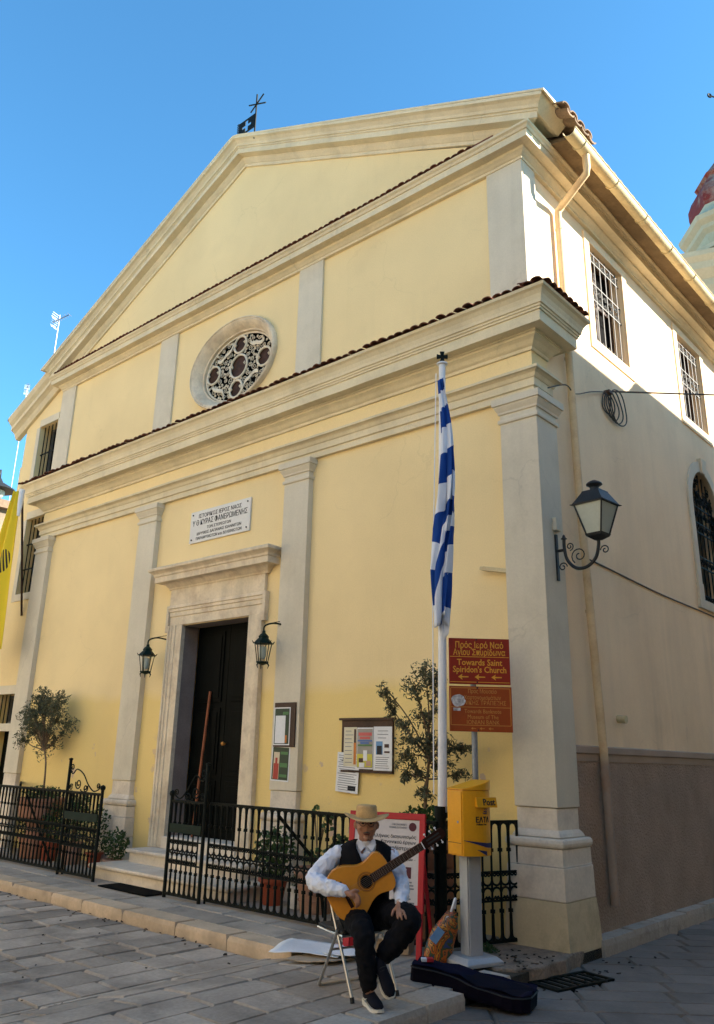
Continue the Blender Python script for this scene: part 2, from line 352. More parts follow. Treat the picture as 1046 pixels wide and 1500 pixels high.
def remeshed(mb, name, voxel, m, parent=None, smooth_it=4):
    me = mb.mesh(name)
    o = D.objects.new(name, me); COL.objects.link(o)
    r = o.modifiers.new('r', 'REMESH'); r.mode = 'VOXEL'; r.voxel_size = voxel
    if smooth_it:
        s_ = o.modifiers.new('s', 'SMOOTH'); s_.factor = 0.5; s_.iterations = smooth_it
    dg = bpy.context.evaluated_depsgraph_get(); dg.update()
    me2 = D.meshes.new_from_object(o.evaluated_get(dg)); me2.name = name
    D.objects.remove(o); D.meshes.remove(me)
    for p in me2.polygons: p.use_smooth = True
    me2.materials.clear()
    return link(name, me2, parent, m)

# ================================================================== SETTING: ground, plaza, street, pavement
g = MB(); g.quad((-300,-300,-0.24), (300,-300,-0.24), (300,300,-0.24), (-300,300,-0.24))
structure(obj('ground', g, 'plaza'))
# bevelled unit slabs shared between the paving stones
def slab_mesh(name, m, seed, wob=0.02):
    r = random.Random(seed); mb = MB(); c = 0.03
    def j(): return (r.random()-.5)*wob
    top = [(-.5+c+j(), -.5+c+j(), .5), (.5-c+j(), -.5+c+j(), .5), (.5-c+j(), .5-c+j(), .5), (-.5+c+j(), .5-c+j(), .5)]
    mid = [(-.5+j()*.5, -.5+j()*.5, .3), (.5+j()*.5, -.5+j()*.5, .3), (.5+j()*.5, .5+j()*.5, .3), (-.5+j()*.5, .5+j()*.5, .3)]
    bot = [(x, y, -.5) for x, y, z in mid]
    mb.loft([bot, mid, top])
    me = mb.mesh(name); me.materials.append(MT[m]); return me
SLAB = {k: [slab_mesh('slab_'+k, k, i*7+len(k)) for i in range(6)] for k in ('pave', 'plaza', 'street', 'kerb', 'kerbw')}
def slab(name, kind, parent, x0, y0, x1, y1, ztop, th=0.10, gap=0.008, rot=None, tilt=0.004):
    o = link(name, random.choice(SLAB[kind]), parent)
    o.location = ((x0+x1)/2, (y0+y1)/2, ztop-th/2+random.uniform(-.003, .003))
    o.scale = (x1-x0-gap, y1-y0-gap, th)
    o.rotation_euler = (random.uniform(-tilt, tilt), random.uniform(-tilt, tilt), random.choice((0, 0)) )
    return o
# --- plaza in front (left of the drain strip): base sheet + stones, z -0.11
PZ = -0.11
pl = MB(); pl.quad((-14,-9,PZ-.022), (-1.955,-9,PZ-.022), (-1.955,-1.93,PZ-.022), (-14,-1.93,PZ-.022))
plaza = structure(obj('plaza', pl, 'mortar'))
x = -1.965
while x > -9.2:
    wd = random.uniform(.27, .42); y = -1.97 - random.uniform(0, .3)
    y1 = -1.955
    while y1 > -5.6:
        ln = random.uniform(.30, .66); y0 = y1-ln
        # keep to what the picture sees
        slab('paving_stone', 'plaza', plaza, x-wd, y0, x, y1, PZ+random.uniform(-.006, .006), gap=0.018, tilt=.009)
        y1 = y0
    x -= wd
# --- pavement along the church, z 0
pv = MB(); pv.box(-14, -1.80, -.22, .10, .6, -.022)
pavement = structure(obj('pavement', pv, 'mortar'))
x = .08
y_rows = [(-1.66, -1.28), (-1.28, -.86), (-.86, -.42), (-.42, .02)]
for (ya, yb) in y_rows:
    x = -.02 if ya > -1.0 else .0
    if yb > -.9: x = -.72
    while x > -10.8:
        ln = random.uniform(.55, 1.05)
        slab('paving_stone', 'pave', pavement, x-ln, ya, x, yb, 0.0, gap=0.010); x -= ln
# kerb stones of the pavement
kerb = structure(obj('kerb', MB().box(-14, -1.90, -.23, -1.45, -1.67, -.06), 'mortar'))
x = -1.62
for ln in (.86, .78, .92, .80, .66, .95, .8, .9, .85, .9, .8):
    slab('kerb_stone', 'kerb', kerb, x-ln, -1.94, x, -1.66, 0.004, th=.22, gap=.010); x -= ln
# --- raised foot-way the guitarist sits on (X -1.95 .. 0.16)
fp = MB(); fp.hexa([(-1.96,-9,-.24),(.10,-9,-.24),(.10,-1.70,-.24),(-1.96,-1.70,-.24),(-1.96,-9,PZ-.02),(.10,-9,-.022),(.10,-1.70,-.022),(-1.96,-1.70,PZ-.02)])
footway = structure(obj('footway', fp, 'mortar'))
rows = [(-1.96, -1.86), (-1.86, -1.50), (-1.50, -1.16), (-1.16, -.84), (-.84, -.46), (-.46, -.14)]
def fz(x): return PZ + (0-PZ)*min(1.0, max(0.0, (x+1.96)/0.62))
for k, (xa, xb) in enumerate(rows):
    y1 = -1.66 if k else -1.90
    while y1 > -5.8:
        ln = random.uniform(.36, .72) if k else random.uniform(.8, 1.3); y0 = y1-ln
        za, zb = fz(xa), fz(xb)
        o = slab('paving_stone', 'plaza' if k else 'pave', footway, xa, y0, xb, y1, (za+zb)/2, gap=0.012)
        o.rotation_euler[1] = -math.atan2(zb-za, xb-xa)+random.uniform(-.004, .004)
        y1 = y0
y1 = -1.22
for ln in (.42, .30, .46, .55, .6, .55, .62, .7, .6):
    y0 = y1-ln
    if ln != .30 : slab('kerb_stone', 'kerbw', footway, -.14, y0, .17 if ln != .42 else .13, y1, .004, th=.2, gap=.012)
    else: slab('kerb_stone', 'kerbw', footway, -.14, y0, .02, y1, -.004, th=.2, gap=.012)
    y1 = y0
# broken concrete apron round the corner pilaster
ap = MB(); rr = random.Random(3)
edge = []
for i in range(15):
    t = i/14; edge.append((-.62+t*.78 if t < .75 else -.035+(t-.75)*.6, -.98-.18*math.sin(t*PI) + rr.uniform(-.02, .02)))
poly = [(-.66, .1), (-.66, -.90), (-.5, -1.04), (-.3, -1.08), (-.1, -1.10), (.06, -1.02), (.11, -.90), (.15, -.76), (.14, -.6), (.17, -.42), (.12, -.25), (.10, .1)]
ap.prism(poly, lambda a, b: (a+rr.uniform(-.02, .02), b+rr.uniform(-.02, .02), -.2), lambda a, b: (a, b, .004+rr.uniform(-.006, .006)))
obj('apron', ap, 'concrete', pavement, bevel=.015)
# --- side street, slate slabs laid on the diagonal, z -0.10
SZ = -0.105
st = MB(); st.quad((.05,-9,SZ-.03), (9,-9,SZ-.03), (9,16,SZ-.03), (-.1,16,SZ-.03))
street = structure(obj('street', st, 'mortar'))
ang = math.radians(41); ca, sa = math.cos(ang), math.sin(ang)
for r in range(-16, 22):
    wd = .30; s0 = -4.5 + random.uniform(-.5, 0)
    while s0 < 9:
        ln = random.uniform(.5, .8)
        sm, tm = s0+ln/2, r*wd+wd/2
        cx_, cy_ = ca*sm - sa*tm, sa*sm + ca*tm - 1.6
        if -.16 < cx_ < 3.6 - max(0, cy_)*.18 and -4.6 < cy_ < 8.5:
            o = link('paving_stone', random.choice(SLAB['street']), street)
            o.location = (cx_, cy_, SZ-.05+random.uniform(-.002, .002)); o.scale = (ln-.006, wd-.006, .1); o.rotation_euler = (0, 0, ang)
        s0 += ln
# pale kerb along the side wall
skb = structure(obj('side_kerb', MB().box(-.12, .50, -.3, .0, 14, -.04), 'mortar'))
y = .42
for ln in (.75, .6, .85, .7, .9, .8, .75, .8, .9, .8, .8):
    o = slab('kerb_stone', 'kerbw', skb, -.16, y, .14-.012*y, y+ln, .035+.004*y, th=.26, gap=.014, tilt=.01); y += ln
# drain grate in the corner
gr = thing('drain_grate', 'rusty slotted iron drain grate in the street beside the corner pilaster', 'drain', (.32, -.62, SZ+.004))
gm = MB()
gm.box(-.16, -.36, -.05, .16, -.33, .012); gm.box(-.16, .33, -.05, .16, .36, .012); gm.box(-.16, -.33, -.05, -.13, .33, .012); gm.box(.13, -.33, -.05, .16, .33, .012)
obj('frame', gm, 'iron', gr)
for i in range(7):
    obj('bar', MB().box(-.13, -.31+i*.092, -.03, .13, -.275+i*.092, .008), 'iron', gr)
gr.rotation_euler = (0, 0, math.radians(-12))

# ================================================================== CHURCH
ch = thing('church', 'yellow plastered church with pilasters, oval rose window and tall pediment', 'church', (-5.45, 0, 0))
CHI = Matrix.Translation((5.45, 0, 0))
def part(name, mb, m, parent=None, smooth=None, bevel=0):
    """church part built in world coordinates"""
    me = mb.mesh(name, smooth)
    par = parent or ch
    me.transform(CHI)
    o = link(name, me, par, m)
    if bevel:
        b = o.modifiers.new('bevel', 'BEVEL'); b.width = bevel; b.segments = 2; b.limit_method = 'ANGLE'; b.angle_limit = math.radians(40)
    return o
def wall_grid(mb, fn, a0, a1, b0, b1, holes):
    A = sorted({a0, a1, *[h[0] for h in holes], *[h[1] for h in holes]}); B = sorted({b0, b1, *[h[2] for h in holes], *[h[3] for h in holes]})
    for i in range(len(A)-1):
        for j in range(len(B)-1):
            ca_, cb_ = (A[i]+A[i+1])/2, (B[j]+B[j+1])/2
            if any(h[0] < ca_ < h[1] and h[2] < cb_ < h[3] for h in holes): continue
            mb.quad(fn(A[i], B[j]), fn(A[i+1], B[j]), fn(A[i+1], B[j+1]), fn(A[i], B[j+1]))
def reveal(mb, fn0, fn1, h):
    a0, a1, b0, b1 = h; c = [(a0, b0), (a1, b0), (a1, b1), (a0, b1)]
    for i in range(4):
        p, q = c[i], c[(i+1) % 4]
        mb.quad(fn0(*p), fn0(*q), fn1(*q), fn1(*p))
RC = (-5.41, 7.64); RA, RB = 0.99, 0.735            # oval opening
DX0, DX1, DZ1 = -6.11, -4.60, 3.45
F0 = lambda a, b: (a, 0.0, b)
fwall = MB()
rp = (-6.7, -4.1, 6.65, 8.7)
wall_grid(fwall, F0, -10.89, -.05, -.2, 9.06, [(DX0, DX1, -.2, DZ1), rp])
NE = 64
def rect_pt(t):
    c_, s_ = math.cos(t), math.sin(t)
    k = min(((rp[1]-RC[0]) if c_ > 0 else (RC[0]-rp[0]))/max(abs(c_), 1e-9), ((rp[3]-RC[1]) if s_ > 0 else (RC[1]-rp[2]))/max(abs(s_), 1e-9))
    return (RC[0]+k*c_, RC[1]+k*s_)
angs = sorted({2*PI*i/NE for i in range(NE)} | {math.atan2(zz-RC[1], xx-RC[0]) % (2*PI) for xx in rp[:2] for zz in rp[2:]})
for i in range(len(angs)):
    t0, t1 = angs[i], angs[(i+1) % len(angs)]
    e0 = (RC[0]+RA*math.cos(t0), RC[1]+RB*math.sin(t0)); e1 = (RC[0]+RA*math.cos(t1), RC[1]+RB*math.sin(t1))
    fwall.quad(F0(*rect_pt(t0)), F0(*rect_pt(t1)), F0(*e1), F0(*e0))
    fwall.quad(F0(*e0), F0(*e1), (e1[0], .3, e1[1]), (e0[0], .3, e0[1]))
part('front_wall', fwall, 'yellow')
# tympanum
APX, APZ = -5.45, 11.55
RS = .462
ty = MB(); ty.add([(-10.89, .0, 9.0), (-.05, .0, 9.0), (APX, 0, APZ+.05)], [(0, 1, 2)])
part('tympanum', ty, 'yellow')
# side wall (right), with two barred windows and an arched one
SX = -.09
G0 = lambda a, b: (SX, a, b); G1 = lambda a, b: (SX-.28, a, b)
W1 = (1.84, 2.92, 7.02, 8.56); W2 = (5.10, 6.20, 7.02, 8.56); W3 = (8.35, 9.45, 7.02, 8.56)
AW = (4.96, 6.14, 3.98, 6.16); ASP = 5.55
sw = MB(); wall_grid(sw, G0, .0, 14.0, -.2, 9.12, [W1, W2, W3, AW])
for h in (W1, W2, W3): reveal(sw, G0, G1, h)
ac = (AW[0]+AW[1])/2; ar = (AW[1]-AW[0])/2
arcp = [(ac+ar*math.cos(PI*i/16), ASP+ar*math.sin(PI*i/16)*1.03) for i in range(17)]
for i in range(16):
    p, q = arcp[i], arcp[i+1]
    sw.quad(G0(*p), G0(*q), (SX, q[0], AW[3]), (SX, p[0], AW[3])) if False else sw.quad(G0(*p), G0(p[0], AW[3]), G0(q[0], AW[3]), G0(*q))
    sw.quad(G0(*p), G0(*q), G1(*q), G1(*p))
for (p, q) in (((AW[0], ASP), (AW[0], AW[2])), ((AW[0], AW[2]), (AW[1], AW[2])), ((AW[1], AW[2]), (AW[1], ASP))):
    sw.quad(G0(*p), G0(*q), G1(*q), G1(*p))
part('side_wall', sw, 'cream')
bw = MB(); bw.quad((-12.4, 14, -.2), (SX, 14, -.2), (SX, 14, 9.1), (-12.4, 14, 9.1)); bw.add([(-10.9, 14, 9.0), (SX, 14, 9.0), (APX, 14, APZ)], [(0, 1, 2)])
part('back_wall', bw, 'cream')
# side plinth and its band
pb = MB(); pb.box(SX-.01, .36, -.2, -.035, 14, 1.63); part('plinth', pb, 'plinth')
pb = MB(); pb.sweep([(SX, .36), (SX, 14)], [(.0, 1.632), (.062, 1.632), (.066, 1.70), (.085, 1.715), (.085, 1.775), (.0, 1.79)]); part('plinth_band', pb, 'plband')
# pilasters -------------------------------------------------------
PIL = [(-10.93, -10.45), (-7.46, -6.97), (-3.96, -3.48), (-.46, 0.0)]
PY = -.09
capprof = [(0, 5.235), (.018, 5.24), (.022, 5.262), (.018, 5.285), (.0, 5.29), (.0, 5.345), (.016, 5.352), (.02, 5.375), (.035, 5.40), (.05, 5.43), (.052, 5.445), (.068, 5.45), (.068, 5.53), (.0, 5.532)]
baseprof = [(.10, -.2), (.10, 0.0), (.085, .30), (.075, .40), (.070, .69), (.060, .70), (.057, .845), (.066, .852), (.076, .87), (.079, .89), (.074, .915), (.062, .93), (.03, .935), (.012, .97), (-.012, 1.0), (-.012, 1.195), (-.1, 1.195)]
for i, (x0, x1) in enumerate(PIL):
    last = i == 3; first = i == 0
    pi_ = MB()
    yb = .37 if last else .02
    pi_.box(x0, PY, 1.20, x1, yb, 5.25)
    p_ = part('pilaster', pi_, 'trim', bevel=.006)
    path = [(x0, .03), (x0, PY), (x1, PY)] + ([(x1, .37), (SX, .37)] if last else [(x1, .03)])
    part('capital', MB().sweep(path, capprof), 'trim', p_)
    bp_ = [(a, b) for a, b in baseprof]
    if last:
        low = [q for q in bp_ if q[1] <= .40]; hi = [(.078, .402)] + [q for q in bp_ if q[1] > .40]
        part('painted_base', MB().sweep(path, low+[(-.1, .40)]), 'ochre', p_)
    for z0, z1 in ((-.2 if not last else .402, .43 if not last else .43), (.434, .688), (.694, .842), (.848, .932), (.936, 1.195)):
        if last and z0 == .402: z0 = .402; z1 = .43; continue
        seg = [q for q in bp_ if z0 < q[1] < z1]
        def at_z(z):
            for (a, za), (b, zb) in zip(bp_, bp_[1:]):
                if za <= z <= zb and zb > za: return a+(b-a)*(z-za)/(zb-za)
            return bp_[0][0] if z < 0 else bp_[-1][0]
        z0_ = .402 if (last and z0 == .434) else z0
        pr_ = [(-.1, z0_), (at_z(z0_), z0_)]+seg+[(at_z(z1) if z1 < 1.19 else -.012, z1), (-.1, z1)]
        part('stone_course', MB().sweep(path, pr_), 'stone', p_, bevel=.010)
# architrave, frieze, main cornice
ent = [(-10.93, .37), (-10.93, PY), (0, PY), (0, .37), (SX, .37)]
arch = [(-.085, 5.535), (-.035, 5.535), (-.035, 5.615), (-.028, 5.62), (-.012, 5.625), (-.012, 5.715), (.0, 5.72), (.008, 5.735), (.02, 5.765), (.05, 5.785), (.075, 5.79), (.078, 5.82), (-.06, 5.835)]
part('architrave', MB().sweep(ent, arch, jit=.005), 'trim2')
part('frieze', MB().sweep(ent, [(-.085, 5.836), (-.05, 5.836), (-.05, 6.07), (-.085, 6.07)]), 'yellow')
corn = [(-.08, 6.072), (-.03, 6.075), (-.028, 6.115), (-.018, 6.12), (.0, 6.135), (.03, 6.175), (.062, 6.20), (.07, 6.205), (.07, 6.235), (.085, 6.24), (.085, 6.262), (.20, 6.262), (.20, 6.255), (.215, 6.255),
        (.215, 6.385), (.232, 6.39), (.232, 6.415), (.246, 6.42), (.246, 6.445), (.262, 6.45), (.268, 6.49), (.285, 6.54), (.315, 6.585), (.345, 6.605), (.348, 6.64), (-.06, 6.70)]
main_c = part('main_cornice', MB().sweep(ent, corn, jit=.005), 'trim2')
# tiles along the main cornice
def tile_mesh():
    mb = MB(); n = 6; L = .46
    for s_, r0, r1 in ((0, .088, .070),):
        rings = []
        for k, (yy, r) in enumerate(((0, r0), (L, r1))):
            o_ = [Vector((math.cos(PI*i/n)*r, yy, math.sin(PI*i/n)*r*.5)) for i in range(n+1)]
            i_ = [Vector((math.cos(PI*i/n)*(r-.018), yy, math.sin(PI*i/n)*(r-.018)*.5)) for i in range(n, -1, -1)]
            rings.append(o_+i_)
        mb.loft(rings)
    me = mb.mesh('roof_tile', 35); me.materials.append(MT['tile']); return me
def pan_mesh():
    mb = MB(); n = 4; L = .46; rings = []
    for yy, r in ((0, .085), (L, .085)):
        o_ = [Vector((math.cos(PI+PI*i/n)*r, yy, math.sin(PI+PI*i/n)*r*.35+.02)) for i in range(n+1)]
        i_ = [Vector((math.cos(PI+PI*i/n)*(r-.015), yy, math.sin(PI+PI*i/n)*(r-.015)*.35+.03)) for i in range(n, -1, -1)]
        rings.append(o_+i_)
    mb.loft(rings); me = mb.mesh('pan_tile', 35); me.materials.append(MT['tile']); return me
TILE, PAN = tile_mesh(), pan_mesh()
TILE2 = TILE.copy(); TILE2.materials.clear(); TILE2.materials.append(MT['rooftile'])
PAN2 = PAN.copy(); PAN2.materials.clear(); PAN2.materials.append(MT['rooftile'])
def put_tile(me, parent, loc, rotz, slope, s=1.0, name='roof_tile', sy=1.0):
    o = link(name, me, parent)
    o.matrix_local = CHI @ Matrix.Translation(loc) @ Matrix.Rotation(rotz, 4, 'Z') @ Matrix.Rotation(slope, 4, 'X') @ Matrix.Diagonal((s, s*sy, s, 1))
    return o
mc_tiles = part('cornice_tiles_bed', MB().sweep(ent, [(-.06, 6.70), (.33, 6.645), (.33, 6.655), (-.06, 6.76)]), 'tile')
x = -11.24
while x < .40:
    put_tile(TILE, mc_tiles, (x, -.475+random.uniform(-.022, .022), 6.648+random.uniform(-.010, .010)), random.uniform(-.12, .12), .22+random.uniform(-.03, .03), s=random.uniform(.64, .76), sy=1.3)
    x += .128
y = -.36
while y < .62:
    put_tile(TILE, mc_tiles, (.385, y, 6.648), PI/2, .22, s=.70, sy=1.2); y += .128
# upper storey pilasters + cornice
UPX = [(-10.87, -10.36), (-7.46, -6.96), (-3.92, -3.42), (-.56, -.055)]
for i, (x0, x1) in enumerate(UPX):
    u_ = MB(); u_.box(x0, -.035, 6.6, x1, .30 if i == 3 else .02, 8.75); part('upper_pilaster', u_, 'trim', bevel=.005)
uent = [(-10.87, .25), (-10.87, -.035), (-.055, -.035), (-.055, 14)]
ucorn = [(-.04, 8.735), (.012, 8.74), (.014, 8.775), (.03, 8.785), (.05, 8.81), (.075, 8.83), (.08, 8.865), (.19, 8.868), (.19, 8.965), (.205, 8.97), (.22, 9.0), (.245, 9.02), (.25, 9.045), (-.04, 9.09)]
uc = part('upper_cornice', MB().sweep(uent, ucorn, jit=.005), 'trim2')
ub = part('upper_tiles_bed', MB().sweep([(-10.87, -.035), (-.30, -.035)], [(-.03, 9.085), (.24, 9.05), (.245, 9.075), (-.03, 9.12)]), 'tile')
x = -10.8
while x < -.55:
    put_tile(TILE, ub, (x, -.31+random.uniform(-.008, .008), 9.045+random.uniform(-.005, .005)), random.uniform(-.05, .05), .15, s=.62, sy=.8); x += .108
# raking cornice
XR, XL = .44, -11.34
zr = lambda x: APZ - RS*abs(x-APX)
def rake(mb, pts, prof, mit=False):
    k = len(prof); vs = []
    for i, (px, pz) in enumerate(pts):
        for e, nn in prof:
            if mit and i in (0, len(pts)-1):
                sg = 1 if i else -1; qx = (.075+e if i else -10.95-e); vs.append((qx, -e, zr(qx)+nn))
            else: vs.append((px, -e, pz+nn))
    fs = []
    for i in range(len(pts)-1):
        for j in range(k-1): fs.append((i*k+j, (i+1)*k+j, (i+1)*k+j+1, i*k+j+1))
    fs.append(tuple(range(k))); fs.append(tuple((len(pts)-1)*k+j for j in reversed(range(k))))
    return mb.add(vs, fs)
rprof = [(-.1, -.02), (.028, -.02), (.03, .035), (.045, .045), (.075, .085), (.09, .115), (.092, .14), (.21, .15), (.21, .245), (.225, .25), (.225, .275), (.245, .28), (.26, .32), (.30, .365), (.345, .385), (.35, .43), (-.1, .46)]
rj_ = random.Random(77)
rpts = [(XL+(APX-XL)*i/14, zr(XL+(APX-XL)*i/14)+(rj_.uniform(-.006, .006) if i % 14 else 0)) for i in range(14)]+[(APX, APZ)]+[(APX+(XR-APX)*i/14, zr(APX+(XR-APX)*i/14)+(rj_.uniform(-.006, .006) if i < 14 else 0)) for i in range(1, 15)]
rpts = [p for i, p in enumerate(rpts) if i in (0, len(rpts)-1) or (-10.7 < p[0] < -.3)]
ra = part('raking_cornice', rake(MB(), rpts, rprof, True), 'trim2')
er = MB(); er.hexa([(-.02, -.18, zr(-.02)+.22), (.28, -.20, zr(.28)+.24), (.28, .34, zr(.28)+.24), (-.02, .34, zr(-.02)+.22), (-.02, -.18, zr(-.02)+.43), (.42, -.335, zr(.42)+.425), (.42, .34, zr(.42)+.425), (-.02, .34, zr(-.02)+.43)])
part('eave_return', er, 'trim2', ra)
# coping of the gable (thin weathered slabs)
cp = MB(); rake(cp, [(XL-.02, zr(XL)+.455), (APX-.12, APZ+.40), (APX, APZ+.435), (APX+.12, APZ+.40), (XR+.02, zr(XR)+.455)], [(-.55, -.03), (.355, -.03), (.36, -.005), (.1, .015), (-.55, .015)])
part('gable_coping', cp, 'trim2', ra)
part('acroterion', MB().hexa([(APX-.16, -.34, APZ+.36), (APX+.05, -.34, APZ+.42), (APX+.05, .1, APZ+.42), (APX-.16, .1, APZ+.36), (APX-.11, -.32, APZ+.50), (APX-.02, -.32, APZ+.48), (APX-.02, .1, APZ+.48), (APX-.11, .1, APZ+.50)]), 'trim2', ra, bevel=.02)
# roof
RZ = .33
rf = MB()
for sgn, xe in ((1, .50), (-1, -11.40)):
    z0 = zr(xe)+RZ
    rf.hexa([(APX, .5, APZ+RZ-.05), (xe, .5, z0-.05), (xe, 14.3, z0-.05), (APX, 14.3, APZ+RZ-.05), (APX, .5, APZ+RZ), (xe, .5, z0), (xe, 14.3, z0), (APX, 14.3, APZ+RZ)])
roof = part('roof', rf, 'rooftile')
# short raised tiled strip behind the gable coping: tile ends show over the gutter
sl_ = math.atan(RS)
for k in range(4):
    for j in range(3):
        xx = .56-j*.40
        put_tile(TILE2, roof, (xx, .02+k*.20, zr(xx)+RZ+.10), PI/2, sl_, s=1.15)
        put_tile(PAN2, roof, (xx, .12+k*.20, zr(xx)+RZ+.06), PI/2, sl_, s=1.15, name='pan_tile')
y = .85
while y < 11:
    put_tile(TILE2, roof, (.52, y, zr(.52)+RZ-.01), PI/2, sl_, s=1.0); y += .2
# eave: boards under the tiles and gutter
ev = MB(); ev.hexa([(.10, .30, 9.06), (.44, .30, 8.985), (.44, 14.2, 8.985), (.10, 14.2, 9.06), (.10, .30, 9.12), (.44, .30, 9.03), (.44, 14.2, 9.03), (.10, 14.2, 9.12)])
part('eave_board', ev, 'soffit', roof)
ev = MB(); ev.box(.17, .28, 9.046, .40, 14.2, 9.062) ; ev.box(.39, .0, 9.0, .43, .30, 9.14)
gt = MB(); rings = []
for yy in (.16, 14.2):
    o_ = [Vector((.505+.085*math.cos(PI+PI*i/8), yy, 8.985+.085*math.sin(PI+PI*i/8))) for i in range(9)]
    i_ = [Vector((.505+.077*math.cos(PI+PI*i/8), yy, 8.985+.077*math.sin(PI+PI*i/8))) for i in range(8, -1, -1)]
    rings.append(o_+i_)
gt.loft(rings); gt.tube([(.592, .16, 8.988), (.592, 14.2, 8.988)], .010, 6)
gut = part('gutter', gt, 'gutter', smooth=40)
for i in range(14):
    yy = .45+i*.95
    part('gutter_bracket', MB().tube(arc((.505, yy, 8.985), .092, PI, 2*PI, 8, X3, Z3), .008, 4), 'gutter', gut)
# downpipe
dpm = MB(); PXD = -.02
dpm.tube([(.50, .62, 8.92), (.50, .62, 8.72), (.48, .64, 8.66), (.06, .80, 8.49), (PXD, .82, 8.43), (PXD, .82, 8.2), (PXD+.01, .86, 4.5), (PXD+.04, .95, 1.8), (PXD+.04, .97, .27)], .047, 10)
dpp = part('downpipe', dpm, 'pipe', smooth=50)
for zz, yy, xx in ((8.15, .822, PXD), (6.3, .84, PXD), (3.2, .90, PXD+.02), (1.5, .955, PXD+.04)):
    part('pipe_joint', MB().tube([(xx, yy, zz), (xx, yy, zz+.03)], .052, 10), 'pipe', dpp)
# ---- left wing
WX0 = -12.42
lw = MB(); LW_ = lambda a, b: (a, .06, b)
w_up = (-11.80, -11.06, 6.95, 8.20); w_lo = (-11.78, -11.05, 4.55, 6.12); w_tr = (-11.9, -11.12, 2.06, 2.60); w_dr = (-11.95, -11.12, -.2, 1.95)
wall_grid(lw, LW_, WX0, -10.86, -.2, 8.30, [w_up, w_lo, w_tr, w_dr])
lw.add([(WX0, .06, 8.30), (-10.86, .06, 8.30), (-10.86, .06, 9.1)], [(0, 1, 2)])
for h in (w_up, w_lo, w_tr, w_dr): reveal(lw, LW_, lambda a, b: (a, .40, b), h)
lw.quad((WX0, .06, -.2), (WX0, 14, -.2), (WX0, 14, 8.35), (WX0, .06, 8.35))
wing = part('side_aisle_wall', lw, 'yellow')
part('aisle_cornice', rake(MB(), [(-12.78, 8.16), (-10.95, 9.02)], [(-.1, -.03), (.0, -.03), (.03, .03), (.05, .09), (.10, .13), (.14, .15), (.14, .24), (.20, .30), (.24, .38), (.24, .42), (-.1, .46)]), 'trim2', wing)
part('aisle_roof', MB().hexa([(-12.9, -.2, 8.55), (-10.9, -.2, 9.49), (-10.9, 14, 9.49), (-12.9, 14, 8.55), (-12.9, -.2, 8.60), (-10.9, -.2, 9.54), (-10.9, 14, 9.54), (-12.9, 14, 8.60)]), 'rooftile', wing)
def bars(name, h, y, m, parent, nv, nh, r=.012, glassm='glass'):
    a0, a1, b0, b1 = h
    part('window_glass', MB().box(a0, .36, b0, a1, .39, b1), glassm, parent)
    fr = MB(); 
    for (q0, q1, q2, q3) in ((a0, a0+.05, b0, b1), (a1-.05, a1, b0, b1), (a0+.05, a1-.05, b0, b0+.05), (a0+.05, a1-.05, b1-.05, b1)): fr.box(q0, .30, q2, q1, .358, q3)
    fr.box((a0+a1)/2-.025, .31, b0+.05, (a0+a1)/2+.025, .357, b1-.05)
    part('window_frame', fr, 'whiteiron', parent)
    for i in range(nv):
        xx = a0+(a1-a0)*(i+.5)/nv; part('bar', MB().tube([(xx, y, b0), (xx, y, b1)], r, 6), m, parent)
    for i in range(nh):
        zz = b0+(b1-b0)*(i+1)/(nh+1); part('rail', MB().box(a0, y-.006, zz-.014, a1, y+.006, zz+.014), m, parent)
for h, nh in ((w_up, 1), (w_lo, 2), (w_tr, 0)):
    wn = part('window', MB().sweep([(h[0], .062), (h[0]+1e-4, .06), (h[1], .06), (h[1], .062)], [(0, h[3]), (.02, h[3]+.004), (.02, h[3]+.16), (0, h[3]+.165)]), 'trim')
    bars('w', h, .13, 'iron', wn, 5, nh)
    wm = MB(); wm.box(h[0]-.14, .045, h[2]-.14, h[0], .058, h[3]); wm.box(h[1], .045, h[2]-.14, h[1]+.05, .058, h[3]); wm.box(h[0], .035, h[2]-.14, h[1], .058, h[2])
    part('surround', wm, 'trim', wn)
part('aisle_door', MB().box(w_dr[0], .34, -.1, w_dr[1], .40, 1.95), 'door')
# ---- annex wall left of the wing
part('annex_wall', MB().box(-13.1, .35, -.2, WX0-.005, 6, 7.65), 'yellow')

# ---- rose window -------------------------------------------------
def ell(a, b, t, y, c=RC): return Vector((c[0]+a*math.cos(t), y, c[1]+b*math.sin(t)))
rw = MB(); prof = [(1.04, .785, .0), (1.04, .785, -.05), (1.03, .775, -.075), (1.012, .755, -.085), (1.0, .74, -.065), (.985, .725, -.07), (.95, .69, -.045), (.90, .645, .02), (.865, .615, .07), (.84, .595, .075), (.84, .595, .16)]
rings = [[ell(a, b, 2*PI*i/72, y) for i in range(72)] for a, b, y in prof]
rw.loft(rings, cap=False)
rose = part('rose_window', rw, 'dstone', smooth=40)
part('rose_glass', MB().add([ell(.9, .66, 2*PI*i/48, .24) for i in range(48)], [tuple(range(48))]), 'dark', rose)
tr = MB(); YT = .13
tr.tube([ell(.815, .575, 2*PI*i/64, YT) for i in range(64)], .018, 6, closed=True)
MEDS = [((-5.41, 7.645), .205), ((-5.40, 8.04), .150), ((-4.80, 7.63), .160), ((-5.44, 7.25), .150), ((-6.04, 7.67), .160)]
rings_o = part('tracery_frame', tr, 'tracery', rose, smooth=50)
